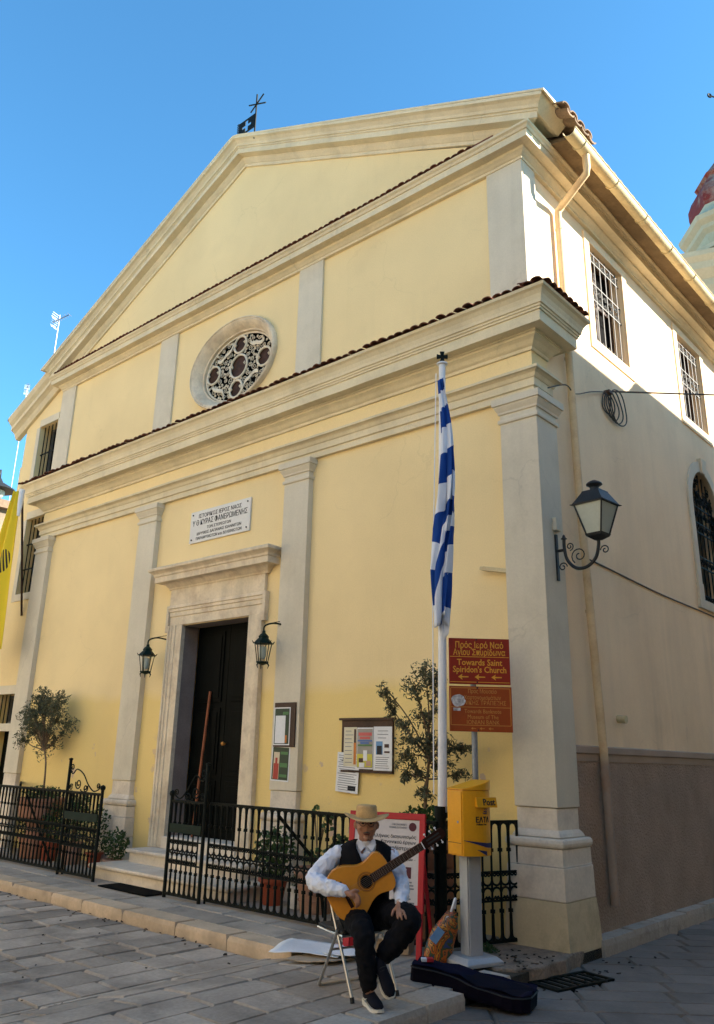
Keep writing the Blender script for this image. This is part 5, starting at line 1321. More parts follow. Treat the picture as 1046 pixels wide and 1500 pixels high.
def plant(name, label, loc, h, r0, r1, potm, crown, seed, leafm='leafg', ln=.05, wd=.016, stems=4, catg='plant', group=None, ncl=None):
    t = thing(name, label, catg, loc, group); rn = random.Random(seed)
    pot(t, potprof(h, r0, r1), potm); obj('soil', MB().lathe([(.01, h-.028), (r1-.012, h-.028), (.01, h-.024)], n=14), 'soil', t)
    st_ = MB(); lf = MB()
    for c, r, n in crown:
        top = Vector(c)
        for _ in range(stems):
            e = top+Vector((rn.uniform(-.6, .6)*r[0], rn.uniform(-.6, .6)*r[1], rn.uniform(-.3, .6)*r[2]))
            st_.tube(cat([(rn.uniform(-.02, .02), rn.uniform(-.02, .02), h-.03), (e.x*.4, e.y*.4, h+(e.z-h)*.5), e], 3), [.006]*7, 4)
        leaves(lf, c, r, n, rn, ln, wd, up=.3)
    obj('stems', st_, 'bark', t); obj('foliage', lf, leafm, t)
    return t
def tree(label, loc, trunk, clusters, leafm, seed, potfn, ln=.052, wd=.0085, rtr=.018, spread=.16):
    t = thing('olive_tree', label, 'tree', loc); rn = random.Random(seed)
    potfn(t)
    tp = [Vector(p) for p in trunk]
    obj('trunk', MB().tube(cat(tp, 4), [rtr*(1-.35*i/(4*(len(tp)-1))) for i in range(4*(len(tp)-1)+1)], 7), 'bark', t, smooth=60)
    lm = MB(); lf = MB(); crown_c = sum((Vector(c[0]) for c in clusters), Vector())/len(clusters)
    for c, r, n in clusters:
        c = Vector(c); k = tp[-1] if c.z > tp[-1].z-.1 else tp[-2]
        mid = k+(c-k)*.5+Vector((rn.uniform(-.05, .05), rn.uniform(-.05, .05), rn.uniform(-.02, .06)))
        lm.tube(cat([k, mid, c+Vector((0, 0, r[2]*.5))], 4), [.010, .009, .009, .008, .007, .006, .005, .004, .003], 5)
        for _ in range(max(4, n//28)):
            e = c+Vector((rn.uniform(-1, 1)*r[0], rn.uniform(-1, 1)*r[1], rn.uniform(-.8, 1)*r[2]))*.95
            b_ = mid+(c-mid)*rn.uniform(.2, 1)
            tw_ = cat([b_, (b_+e)/2+Vector((rn.uniform(-.03, .03), rn.uniform(-.03, .03), .03)), e], 3)
            lm.tube(tw_, [.0035]*len(tw_), 3)
            for q in tw_[1:]:
                for s_ in range(5): leaves(lf, q, (.03, .03, .03), 1, rn, ln, wd, shell=0)
        leaves(lf, c, r, n, rn, ln, wd)
    obj('branches', lm, 'bark', t); obj('crown', lf, leafm, t)
    return t
# left olive in a two-tier terracotta pot
def potL(t):
    pot(t, [(.05, 0), (.20, 0), (.24, .02), (.25, .22), (.27, .26), (.27, .30), (.20, .31), (.17, .36), (.17, .46), (.24, .56), (.33, .60), (.34, .82), (.36, .83), (.36, .88), (.33, .88), (.30, .84), (.02, .84)], 'terra', 22)
    lf = MB(); leaves(lf, (0, 0, .95), (.36, .3, .12), 420, random.Random(3), .045, .018, up=.3); stuff(obj('underplanting', lf, 'leafg', t))
CR = random.Random(21); cl_ = []
for i in range(24):
    a = CR.uniform(0, 6.28); rr_ = CR.uniform(.10, .52); zz = CR.uniform(1.55, 2.50); k = 1-abs(zz-1.95)/1.0
    cl_.append(((math.cos(a)*rr_*k*1.3-.36, math.sin(a)*rr_*k*.8, zz), (.20, .18, .18), 88))
tree('bushy potted olive tree in two tier terracotta pot behind the fence', (-8.85, -.42, 0), [(.0, 0, .84), (.0, 0, 1.1), (-.04, .0, 1.42), (-.14, 0, 1.60)], cl_, 'leaf', 31, potL, ln=.060, wd=.0085)
# right olive, taller and irregular, in a large barrel pot
def potR(t):
    pot(t, [(.05, 0), (.24, 0), (.27, .03), (.29, .30), (.285, .32), (.29, .34), (.30, .60), (.295, .62), (.31, .64), (.32, .78), (.335, .79), (.335, .84), (.30, .84), (.28, .80), (.02, .80)], 'terra', 24)
    lf = MB(); leaves(lf, (.02, 0, .98), (.33, .3, .20), 620, random.Random(5), .055, .02, up=.4); stuff(obj('underplanting', lf, 'leafg', t))
O = Vector((-1.22, -.56, 0))
def ro(px, py, dv=0.0):
    d = ray(px, py); tt = (O-CAM).dot(vv)/d.dot(vv); p = CAM+d*tt-O + vv*dv; return (p.x, p.y, p.z)
cR = [(ro(622, 985), (.13, .13, .12), 130), (ro(606, 1008, .05), (.13, .12, .11), 110), (ro(640, 1000), (.09, .1, .1), 80), (ro(560, 1010), (.05, .06, .09), 34), (ro(572, 1040), (.05, .06, .08), 28),
      (ro(618, 1050, -.05), (.12, .12, .10), 70), (ro(598, 1085, .08), (.13, .12, .13), 120), (ro(625, 1095), (.14, .14, .13), 150), (ro(592, 1115), (.10, .12, .09), 80), (ro(650, 1085, -.08), (.12, .12, .12), 100), (ro(655, 1110, .06), (.12, .12, .10), 90), (ro(685, 1100), (.08, .06, .05), 34), (ro(672, 1135, .05), (.12, .08, .05), 44), (ro(640, 1125), (.12, .12, .08), 70), (ro(615, 1135), (.10, .1, .07), 50), (ro(594, 1140), (.04, .05, .05), 14), (ro(588, 1060), (.07, .07, .07), 36), (ro(637, 1035), (.07, .07, .08), 30), (ro(622, 1165), (.10, .08, .06), 34)]
tree('tall irregular olive tree in barrel pot behind the red sign', O, [(.0, 0, .80), (.02, 0, 1.15), (.05, 0, 1.42), (.06, .02, 1.62)], [(c, (r[0]*1.25, r[1]*1.25, r[2]*1.2), int(n*1.15)) for c, r, n in cR], 'leaf', 17, potR, ln=.054, wd=.0075, rtr=.020)
plant('potted_plant', 'green plant in a red pot by the fence end, left of the big olive pot', (-9.42, -.26, 0), .27, .11, .15, 'redpot', [((0, 0, .50), (.22, .2, .26), 380)], 41)
plant('potted_plant', 'green plant in a red pot right of the big olive pot', (-8.42, -.42, 0), .28, .11, .155, 'redpot', [((0, 0, .52), (.2, .2, .26), 380), ((-.1, .02, .75), (.12, .12, .15), 120)], 42)
plant('potted_plant', 'leafy plant in a pale ribbed pot behind the scroll crested gate', (-7.85, -.40, 0), .30, .12, .16, 'pinkpot', [((0, 0, .62), (.24, .2, .34), 460), ((.1, 0, .86), (.18, .15, .12), 160)], 43)
plant('potted_plant', 'low plant in a small red pot behind the scroll crested gate', (-7.35, -.32, 0), .20, .08, .11, 'redpot', [((0, 0, .50), (.2, .2, .36), 420)], 44)
plant('potted_plant', 'dense green shrub between the gate leaf and the pilaster base', (-6.82, -.36, .0), .16, .09, .12, 'pinkpot', [((.06, 0, .36), (.20, .18, .22), 420)], 45)
plant('potted_plant', 'broad leafed plant in an orange red pot right of the steps', (-3.42, -.46, 0), .28, .11, .16, 'redpot', [((0, 0, .56), (.26, .24, .27), 480), ((.0, 0, .34), (.2, .2, .1), 120)], 46, ln=.06, wd=.022)
plant('potted_plant', 'small tuft in a white cylinder pot right of the steps', (-3.08, -.42, 0), .23, .07, .075, 'whitepot', [((0, 0, .30), (.08, .08, .09), 130)], 47, ln=.035, wd=.008)
gp = plant('potted_plant', 'straggly bare stemmed plant in a large ribbed terracotta pot', (-2.78, -.42, 0), .44, .17, .24, 'pinkpot', [((.12, 0, .92), (.09, .08, .12), 30), ((-.08, .02, 1.0), (.07, .07, .09), 24), ((.3, .03, .66), (.14, .12, .15), 110), ((.02, 0, .55), (.2, .2, .08), 70)], 48, ln=.06, wd=.026)
for zz, r in ((.12, .20), (.2, .214), (.28, .228)): obj('rib', MB().tube([(math.cos(2*PI*i/20)*r, math.sin(2*PI*i/20)*r, zz) for i in range(20)], .008, 5, closed=True), 'pinkpot', gp)
wl_ = MB(); rnw = random.Random(8)
for k in range(5): leaves(wl_, (-.50+rnw.uniform(-.08, .14), -.60+rnw.uniform(-.12, .06), .02), (.07, .05, .03), 40, rnw, .035, .008, up=.6)
tag(obj('weed_tuft', wl_, 'leafg'), 'low green weeds at the foot of the sign post', 'weeds')

# ================================================================== DOOR MAT, POLE IN THE DOORWAY
tag(obj('door_mat', MB().box(-5.74, -1.26, .004, -4.72, -.93, .018), MT['dark'], bevel=.004), 'black rubber door mat on the pavement below the steps', 'door mat')
tag(obj('wooden_pole', MB().tube([(-5.70, .14, .505), (-5.68, .255, 2.48)], .020, 8), 'redwood', smooth=50), 'reddish wooden pole leaning in the dark church doorway', 'pole')

# ================================================================== RED SIGN BOARD
n2 = Vector((.30, -.954, 0)); u2 = Vector((.954, .30, 0))
ab_ = thing('sign_board', 'red framed easel sign board behind the guitarist', 'sign board', (-.95, -1.475, 0))
back = -n2*.11
def AB(u_, z, d=0.0): return u2*u_ + Z3*z + back*(z/1.12) + n2*d
AE = (Z3*1.12+back).normalized(); AN = u2.cross(AE)
def abar(name, p, q, w, th, m='redframe', par=None):
    p = Vector(p); q = Vector(q); d_ = (q-p); L_ = d_.length; d_.normalize(); sde = AN.cross(d_)
    return obj(name, MB().obox((p+q)/2, d_, sde, AN, L_/2, w/2, th/2), m, par or ab_, bevel=.006)
UL, UR, ZB_, ZT_ = -.375, .30, .38, 1.115
abar('frame_side', AB(UL, ZB_), AB(UL, ZT_), .055, .032); abar('frame_side', AB(UR, ZB_), AB(UR, ZT_), .055, .032)
abar('frame_top', AB(UL-.0275, ZT_-.001), AB(UR+.0275, ZT_-.001), .055, .034); abar('frame_bottom', AB(UL-.0275, ZB_+.001), AB(UR+.0275, ZB_+.001), .06, .034)
abar('leg', AB(UL+.005, 0), AB(UL+.005, ZB_-.03), .05, .028); abar('leg', AB(UR-.005, 0), AB(UR-.005, ZB_-.03), .05, .028)
for s_ in (UL+.03, UR-.03): abar('rear_leg', AB(s_, 1.0, -.03), u2*s_-n2*.45, .035, .02)
ps = obj('poster', MB().obox(AB((UL+UR)/2, (ZB_+ZT_)/2, .004), u2, AE, AN, (UR-UL)/2-.028, (ZT_-ZB_)/2-.028, .004), flat('poster_paper', (.66, .60, .58), .7), ab_)
uc_ = (UL+UR)/2
def atx(s, hgt, u_, z, m='ink', wd=None, al='RIGHT'): text('lettering', s, hgt, AB(u_, z, .0095), u2, AE, m, ps, align=al, width=wd)
ur = UR-.055
atx('ΟΙΚΟΝΟΜΙΚΟ', .022, ur-.09, 1.045, 'greyink'); atx('ΕΠΙΜΕΛΗΤΗΡΙΟ', .022, ur-.09, 1.02, 'greyink')
obj('seal', MB().lathe([(.001, 0), (.036, 0), (.036, .001), (.001, .001)], AB(ur-.035, 1.03, .0085), 20, AN), 'maroon', ps)
atx('Πανελλήνιος διαγωνισμός', .040, ur, .945); atx('Κανονικού έργων', .040, ur, .90); atx('Καποδίστριας"', .046, ur, .85); atx('– Τρίγων –', .032, ur, .765)
obj('band', MB().obox(AB(uc_, .66, .0085), u2, AE, AN, .245, .045, .0006), 'maroon', ps)
for z in (.585, .56, .535, .475, .455, .425, .405, .385+.03): 
    obj('printed_line', MB().obox(AB(ur-.10+.01*math.sin(z*90), z, .0088), u2, AE, AN, .08+.02*math.sin(z*50), .006, .0005), 'greyink', ps)

# ================================================================== GUITARIST
MZ = 0.0; M0 = Vector((-.42, -2.45, 0)); RZP = math.atan2(.670, .742)
def W(u_, v_, z): return Vector((u_, -v_, z))
def ringe(c, ax, ra, rb, ref=None, n=14):
    c = Vector(c); ax = Vector(ax).normalized(); ref = Vector(ref) if ref is not None else (X3 if abs(ax.x) < .8 else Y3)
    a = (ref-ax*ref.dot(ax)).normalized(); b = ax.cross(a)
    return [c+a*math.cos(2*PI*i/n)*ra+b*math.sin(2*PI*i/n)*rb for i in range(n)]
def limb(mb, pts, rad, n=12, k=5):
    P = cat(pts, k); R = []
    for i in range(len(rad)-1):
        for j in range(k): t = j/k; t = t*t*(3-2*t); R.append(rad[i]*(1-t)+rad[i+1]*t)
    R.append(rad[-1])
    d0 = (P[0]-P[1]).normalized(); d1 = (P[-1]-P[-2]).normalized()
    P = [P[0]+d0*R[0]*.7]+P+[P[-1]+d1*R[-1]*.7]; R = [R[0]*.5]+R+[R[-1]*.5]
    mb.tube(P, R, n)
man = thing('person', 'seated guitarist in straw hat, white shirt, black waistcoat and black trousers', 'person', (M0.x, M0.y, 0), rotz=RZP)
def torso(mb, grow=0.0, zs=None):
    T = [(.44, .165, .125, .0), (.52, .165, .125, .0), (.63, .152, .113, .005), (.74, .160, .113, .012), (.84, .176, .117, .015), (.925, .178, .105, .01), (.97, .150, .085, .005), (1.003, .085, .062, .008)]
    mb.loft([[W(.035+math.cos(2*PI*i/24)*(a+grow), v_+math.sin(2*PI*i/24)*(b+grow), z) for i in range(24)] for z, a, b, v_ in T])
SHR, SHL = (-.145, .0, .928), (.215, .0, .920)
RARM = [W(*SHR), W(-.235, .02, .86), W(-.345, .10, .738), W(-.245, .268, .712), W(-.125, .345, .70)]
LARM = [W(*SHL), W(.262, .03, .845), W(.300, .08, .735), W(.292, .21, .675), W(.277, .325, .628)]
body = MB(); torso(body, -.02)
limb(body, RARM, [.05, .045, .04, .036, .027]); limb(body, LARM, [.05, .045, .04, .036, .027])
limb(body, [W(.035, .0, .96), W(.037, .02, 1.02), W(.037, .04, 1.08)], [.062, .055, .055])
RLEG = [W(-.06, .0, .50), W(-.03, .22, .49), W(.012, .42, .445), W(.037, .425, .27), W(.06, .40, .09)]
LLEG = [W(.13, .0, .50), W(.235, .22, .535), W(.335, .42, .545), W(.255, .41, .42), W(.150, .37, .29)]
limb(body, RLEG, [.085, .075, .06, .05, .035]); limb(body, LLEG, [.085, .075, .06, .05, .035])
# head
hc = W(.037, .045, 1.122); HR = Matrix.Rotation(math.radians(4), 3, 'Z')
rings = []
for k in range(13):
    ph = -PI/2+PI*k/12; z = math.sin(ph); c_ = math.cos(ph)
    wx = .080*c_; wy = .095*c_
    if z < -.2: wx *= 1+.35*(z+.2)*.6; 
    ring = []
    for i in range(20):
        th = 2*PI*i/20; x_ = math.cos(th)*wx; y_ = math.sin(th)*wy     # y_>0 : front
        if y_ > 0 and z < -.1: y_ *= 1.02
        if y_ > 0 and -.05 < z < .3: y_ *= .97
        ring.append(hc+W(x_, y_, z*.122))
    rings.append(ring)
body.loft(rings)
body.loft([[hc+W(s_*w_, y_, z) for s_, w_ in ((-1, wd), (1, wd), (.5, wd), (-.5, wd))] for wd, y_, z in ((.012, .086, .03), (.015, .098, -.0), (.019, .110, -.03), (.012, .09, -.045))])
body.lathe([(.0, -.02), (.02, -.012), (.026, .0), (.02, .012), (0, .02)], hc+W(.0, .075, -.092), 10)        # chin
for s_ in (-1, 1):
    body.lathe([(.0, -.03), (.012, -.02), (.017, .0), (.014, .02), (0, .032)], hc+W(s_*.083, -.005, -.005), 8)
    body.lathe([(.0, -.02), (.02, -.01), (.024, .0), (.02, .012), (0, .02)], hc+W(s_*.04, .066, -.022), 8)   # cheekbones
# right hand (plucking)
def hand(mb, wrist, palm, fingers, thumb, rp=.034):
    w_, p_ = Vector(wrist), Vector(palm); d_ = (p_-w_).normalized()
    mb.tube([w_-d_*.02, w_, w_+(p_-w_)*.5, p_, p_+d_*.022], [.026, .027, .034, .038, .028], 10, squash=.62)
    for f in fingers: limb(mb, f, [.0115, .0105, .0095, .0075], 7, 3)
    limb(mb, thumb, [.014, .012, .009], 7, 3)
hand(body, W(-.125, .345, .70), W(-.068, .362, .678),
     [[W(-.045, .372, .688), W(-.022, .385, .672), W(-.014, .375, .648), W(-.022, .360, .635)], [W(-.045, .374, .674), W(-.018, .386, .655), W(-.012, .374, .630), W(-.022, .358, .618)],
      [W(-.048, .372, .660), W(-.024, .384, .640), W(-.020, .372, .616), W(-.030, .356, .606)], [W(-.055, .368, .650), W(-.036, .378, .628), W(-.034, .366, .608), W(-.042, .354, .600)]],
     [W(-.075, .368, .698), W(-.050, .380, .712), W(-.022, .372, .706)])
hand(body, W(.277, .325, .628), W(.268, .395, .606),
     [[W(.252, .420, .600), W(.246, .452, .592), W(.246, .478, .574), W(.250, .492, .556)], [W(.266, .428, .602), W(.266, .464, .594), W(.270, .492, .574), W(.276, .506, .554)],
      [W(.280, .428, .602), W(.290, .462, .595), W(.298, .488, .577), W(.304, .502, .558)], [W(.292, .418, .601), W(.310, .446, .596), W(.322, .468, .582), W(.330, .480, .566)]],
     [W(.248, .365, .605), W(.224, .392, .588), W(.212, .414, .562)])
remeshed(body, 'body', .0052, 'skin', man, 3)
# face details
for s_ in (-1, 1):
    obj('eye', MB().lathe([(.0, -.007), (.010, -.004), (.013, 0), (.010, .004), (0, .007)], hc+W(s_*.030, .0825, .014), 8), 'ink', man)
    obj('eyebrow', MB().tube([hc+W(s_*.014, .094, .030), hc+W(s_*.032, .091, .036), hc+W(s_*.052, .078, .030)], [.004, .005, .003], 5), 'hair', man)
    hm = MB(); hm.loft([[hc+W(s_*(.066+a), v_, z) for a, v_ in ((0, .03), (.012, .02), (.014, -.05), (.004, -.07), (-.01, -.05))] for z in (-.035, .0, .06)])
    obj('sideburn', hm, 'hair', man)
gls = MB()
for s_ in (-1, 1):
    gls.tube([hc+W(s_*.031+math.cos(2*PI*i/14)*.023, .1005-abs(math.cos(2*PI*i/14))*.004, .012+math.sin(2*PI*i/14)*.017) for i in range(14)], .0018, 4, closed=True)
    gls.tube([hc+W(s_*.054, .096, .014), hc+W(s_*.078, .06, .016), hc+W(s_*.080, -.005, .012)], .0018, 4)
gls.tube([hc+W(-.008, .106, .014), hc+W(.008, .106, .014)], .0018, 4)
obj('glasses', gls, 'lampiron', man)
obj('mouth', MB().tube([hc+W(-.022, .0875, -.063), hc+W(0, .0935, -.061), hc+W(.022, .0875, -.063)], [.002, .0035, .002], 5), 'maroon', man)
obj('moustache', MB().tube([hc+W(-.026, .089, -.054), hc+W(0, .098, -.048), hc+W(.026, .089, -.054)], [.003, .006, .003], 5), 'hair', man)
hb = MB(); hb.loft([[hc+W(math.cos(a)*r, math.sin(a)*r*1.1-.03, z) for a in [PI*1.05+PI*.9*i/10 for i in range(11)]]+[hc+W(math.cos(a)*r*.6, math.sin(a)*r*.6-.03, z) for a in [PI*1.05+PI*.9*i/10 for i in range(10, -1, -1)]] for z, r in ((-.07, .058), (-.02, .078), (.06, .078))])
obj('hair', hb, 'hair', man)
# straw hat
hat = MB(); htc = W(.037, .04, 1.178)
def brim(a, r):
    ex_ = .168+.012*math.cos(2*a); x_ = math.cos(a)*r; y_ = math.sin(a)*r
    k = r/.17
    return htc+W(x_*1.0, y_*1.0, .030*(abs(math.cos(a))**2.2)*k*k - .018*max(0, math.sin(a))*k*k - .004*k)
rings = []
for r in (.078, .10, .125, .15, .168, .172): rings.append([brim(2*PI*i/32, r)+(Z3*-.004 if r == .172 else Z3*0) for i in range(32)])
hat.loft(rings, cap=False)
low = [[brim(2*PI*i/32, r)-Z3*.006 for i in range(32)] for r in (.172, .15, .12, .078)]
hat.loft([rings[-1]]+low, cap=False)
obj('hat_brim', hat, 'straw', man, smooth=60)
crn = MB(); crn.loft([[htc+W(math.cos(2*PI*i/24)*a, math.sin(2*PI*i/24)*b, z) for i in range(24)] for z, a, b in ((-.006, .084, .098), (.02, .083, .096), (.055, .079, .091), (.074, .077, .088), (.084, .070, .080), (.086, .045, .055), (.084, .01, .01))])
obj('hat_crown', crn, 'straw', man, smooth=50)
# shirt
sh = MB(); torso(sh, -.012)
limb(sh, RARM, [.058, .066, .066, .056, .040]); limb(sh, LARM, [.056, .060, .060, .054, .038])
sh.lathe([(.062, -.02), (.063, .0), (.058, .022)], W(.036, .012, 1.0), 14)
shirt = remeshed(sh, 'shirt', .0075, 'shirt', man, 3)
wr = D.textures.new('creases', 'CLOUDS'); wr.noise_scale = .045
dmod = shirt.modifiers.new('creases', 'DISPLACE'); dmod.texture = wr; dmod.strength = .034; dmod.mid_level = .5
for nm, c_, d_ in (('cuff', RARM[-1], RARM[-1]-RARM[-2]), ('cuff', LARM[-1], LARM[-1]-LARM[-2])):
    d_ = d_.normalized(); obj(nm, MB().loft([ringe(c_-d_*.045, d_, .042, .042), ringe(c_-d_*.01, d_, .040, .040), ringe(c_+d_*.006, d_, .038, .038)]), 'shirt', man, smooth=50)
for s_ in (-1, 1):
    obj('collar', MB().add([W(.037+s_*.006, .092, .970), W(.037+s_*.060, .058, 1.022), W(.037+s_*.078, .072, .992), W(.037+s_*.042, .120, .938)], [(0, 1, 2, 3)]), 'shirt', man).modifiers.new('s', 'SOLIDIFY').thickness = .004
# waistcoat: open V at the front
vt = MB(); rows_ = []
T = [(.50, .178, .138, .0, .0), (.61, .168, .128, .005, .0), (.72, .172, .126, .012, .0), (.81, .184, .130, .015, .03), (.87, .188, .128, .015, .14), (.925, .192, .118, .01, .26), (.962, .180, .102, .005, .40), (.992, .130, .084, .005, .58), (1.008, .085, .070, .005, .8)]
for z, a, b, v_, gap in T:
    a += .010; b += .010; row = []
    for i in range(29):
        th = PI/2+gap+(2*PI-2*gap)*i/28
        row.append(W(.035+math.cos(th)*a, v_+math.sin(th)*b, z))
    rows_.append(row)
vt.loft(rows_, closed=False)
vo = obj('waistcoat', vt, 'black', man, smooth=80); sd = vo.modifiers.new('s', 'SOLIDIFY'); sd.thickness = .008; sd.offset = 0
# trousers
tr_ = MB()
tr_.loft([[W(.035+math.cos(2*PI*i/20)*a, math.sin(2*PI*i/20)*b-.01, z) for i in range(20)] for z, a, b in ((.43, .175, .13), (.50, .178, .14), (.58, .162, .125))])
limb(tr_, RLEG[:4]+[W(.056, .405, .125)], [.108, .096, .080, .068, .058]); limb(tr_, LLEG[:4]+[W(.160, .375, .305)], [.108, .098, .085, .082, .066])
tro = remeshed(tr_, 'trousers', .010, 'black', man, 3)
dm2 = tro.modifiers.new('creases', 'DISPLACE'); dm2.texture = wr; dm2.strength = .032; dm2.mid_level = .5
# shoes
def shoe(heel, toe, upv, nm='shoe'):
    h, t = Vector(heel), Vector(toe); f = (t-h); L_ = f.length; f.normalize(); u_ = Vector(upv); u_ = (u_-f*u_.dot(f)).normalized(); s_ = f.cross(u_)
    def ring(x, w_, z0, z1, n=12):
        c = h+f*(x*L_)+u_*((z0+z1)/2); return [c+s_*math.cos(2*PI*i/n)*w_+u_*math.sin(2*PI*i/n)*(z1-z0)/2 for i in range(n)]
    m = MB(); m.loft([ring(.0, .02, .035, .075), ring(.04, .032, .022, .10), ring(.18, .037, .02, .115), ring(.36, .039, .02, .10), ring(.55, .043, .02, .082), ring(.75, .046, .02, .066), ring(.90, .038, .02, .052), ring(.985, .02, .024, .040)])
    so_ = obj(nm, m, 'shoe', man, smooth=60)
    def sq_(x, w_, z0, z1): 
        c = h+f*(x*L_); return [c-s_*w_+u_*z0, c+s_*w_+u_*z0, c+s_*w_*1.0+u_*z1, c-s_*w_*1.0+u_*z1]
    m = MB(); m.loft([sq_(-.02, .018, .012, .035), sq_(.02, .034, .0, .034), sq_(.2, .040, .0, .032), sq_(.4, .038, .0, .026), sq_(.6, .046, .0, .024), sq_(.8, .048, .0, .022), sq_(.94, .036, .004, .026), sq_(1.02, .014, .012, .03)])
    obj('sole', m, 'sole', so_, smooth=40)
    for sd_ in (-1, 1):
        q = lambda x, z, k: h+f*(x*L_)+u_*z+s_*sd_*k
        m = MB(); m.add([q(.10, .048, .0395), q(.30, .038, .0415), q(.50, .062, .0425), q(.32, .050, .0415)], [(0, 1, 2, 3)]); obj('side_mark', m, 'sole', so_)
    lm = MB()
    for i in range(4):
        x = .34+.07*i; zz = .099-.0085*i; c = h+f*(x*L_)+u_*zz; lm.tube([c-s_*.022-u_*.004, c+u_*.003, c+s_*.022-u_*.004], .003, 4)
    obj('laces', lm, 'ink', so_)
shoe(W(.045, .315, .0), W(.125, .575, .0), Z3)
shoe(W(.115, .335, .240), W(.205, .505, .070), W(.05, .75, .65))

# guitar held across the lap
gtr = thing('guitar', 'honey coloured acoustic guitar held by the seated man', 'guitar', (M0.x, M0.y, 0), rotz=RZP)
ga = Vector((.852, 0, .524)); gb = Vector((-.524, 0, .852)); GN = Vector((0, -1, 0))
def G(x_, y_, d_=0.0): return W(-.11, .262, .664)+ga*x_+gb*y_+GN*(d_) + GN*(-.06*y_)
half = [(-.13, .0), (-.1285, .04), (-.124, .075), (-.11, .115), (-.085, .148), (-.05, .172), (-.01, .184), (.03, .184), (.07, .174), (.105, .156), (.135, .138), (.165, .125), (.195, .119), (.225, .120), (.255, .127), (.285, .136), (.31, .140), (.332, .134), (.350, .116), (.361, .085), (.366, .045), (.367, .0)]
out = half + [(x_, -y_) for x_, y_ in reversed(half[1:-1])]
gm_ = MB(); gm_.prism(out, lambda a, b: G(a, b, -.095), lambda a, b: G(a, b, 0)); obj('body', gm_, 'spruce', gtr, smooth=40, bevel=.004)
obj('back', MB().prism([(a*1.001, b*1.001) for a, b in out], lambda a, b: G(a, b, -.100), lambda a, b: G(a, b, -.0955)), 'rose_wood', gtr)
def disc(c, r0, r1, d0, n=28):
    m = MB(); m.loft([[G(c+math.cos(2*PI*i/n)*r, math.sin(2*PI*i/n)*r, d0) for i in range(n)] for r in (r0, r1)], cap=False); return m
obj('sound_hole', MB().add([G(.17+math.cos(2*PI*i/24)*.043, math.sin(2*PI*i/24)*.043, .0012) for i in range(24)], [tuple(range(24))]), 'dark', gtr)
obj('rosette', disc(.17, .045, .049, .0014), 'rose_wood', gtr); obj('rosette', disc(.17, .056, .060, .0014), 'wood', gtr); obj('rosette', disc(.17, .064, .066, .0014), 'rose_wood', gtr)
obj('bridge', MB().hexa([G(-.013, -.095, .001), G(.013, -.095, .001), G(.013, .095, .001), G(-.013, .095, .001), G(-.010, -.09, .010), G(.010, -.09, .010), G(.010, .09, .010), G(-.010, .09, .010)]), 'rose_wood', gtr)
nk = MB(); nk.hexa([G(.30, -.028, -.03), G(.655, -.024, -.022), G(.655, .024, -.022), G(.30, .028, -.03), G(.30, -.030, .004), G(.655, -.026, .004), G(.655, .026, .004), G(.30, .030, .004)]); obj('neck', nk, 'redwood', gtr)
obj('fingerboard', MB().hexa([G(.213, -.030, .0045), G(.65, -.026, .0045), G(.65, .026, .0045), G(.213, .030, .0045), G(.213, -.030, .011), G(.65, -.026, .011), G(.65, .026, .011), G(.213, .030, .011)]), 'rose_wood', gtr)
for i in range(1, 19):
    x_ = .65*(1-(1-2**(-i/12)))
    obj('fret', MB().hexa([G(x_-.0007, -.026, .0112), G(x_+.0007, -.026, .0112), G(x_+.0007, .026, .0112), G(x_-.0007, .026, .0112), G(x_-.0007, -.026, .0125), G(x_+.0007, -.026, .0125), G(x_+.0007, .026, .0125), G(x_-.0007, .026, .0125)]), 'fret', gtr)
obj('nut', MB().hexa([G(.648, -.027, .0112), G(.655, -.027, .0112), G(.655, .027, .0112), G(.648, .027, .0112), G(.648, -.027, .016), G(.655, -.027, .016), G(.655, .027, .016), G(.648, .027, .016)]), 'white', gtr)
hs = [(.655, -.026), (.675, -.034), (.80, -.037), (.83, -.033), (.842, -.012), (.842, .012), (.83, .033), (.80, .037), (.675, .034), (.655, .026)]
hl_ = [(.69, .0), (.69, .0)]
hm = MB(); hm.prism(hs, lambda a, b: G(a, b, -.018-.12*(a-.655)), lambda a, b: G(a, b, .002-.12*(a-.655))); head_ = obj('headstock', hm, 'rose_wood', gtr, bevel=.002)
for s_ in (-1, 1):
    obj('slot', MB().hexa([G(.69, s_*.012-.006, -.002), G(.80, s_*.012-.006, -.012), G(.80, s_*.012+.006, -.012), G(.69, s_*.012+.006, -.002), G(.69, s_*.012-.006, .0), G(.80, s_*.012-.006, -.0125), G(.80, s_*.012+.006, -.0125), G(.69, s_*.012+.006, .0)]), 'ink', head_)
    for i in range(3):
        p = G(.70+i*.045, s_*.036, -.014); e_ = G(.70+i*.045, s_*.062, -.016)
        obj('tuner', MB().tube([p, p+(e_-p)*.55, p+(e_-p)*.6, e_], [.003, .003, .009, .007], 6), 'white', head_)
for i in range(6):
    yb_ = -.029+.0116*i; yn = -.021+.0084*i
    obj('string', MB().tube([G(0, yb_, .0105), G(.65, yn, .0165)], .0005, 4), 'fret', gtr)

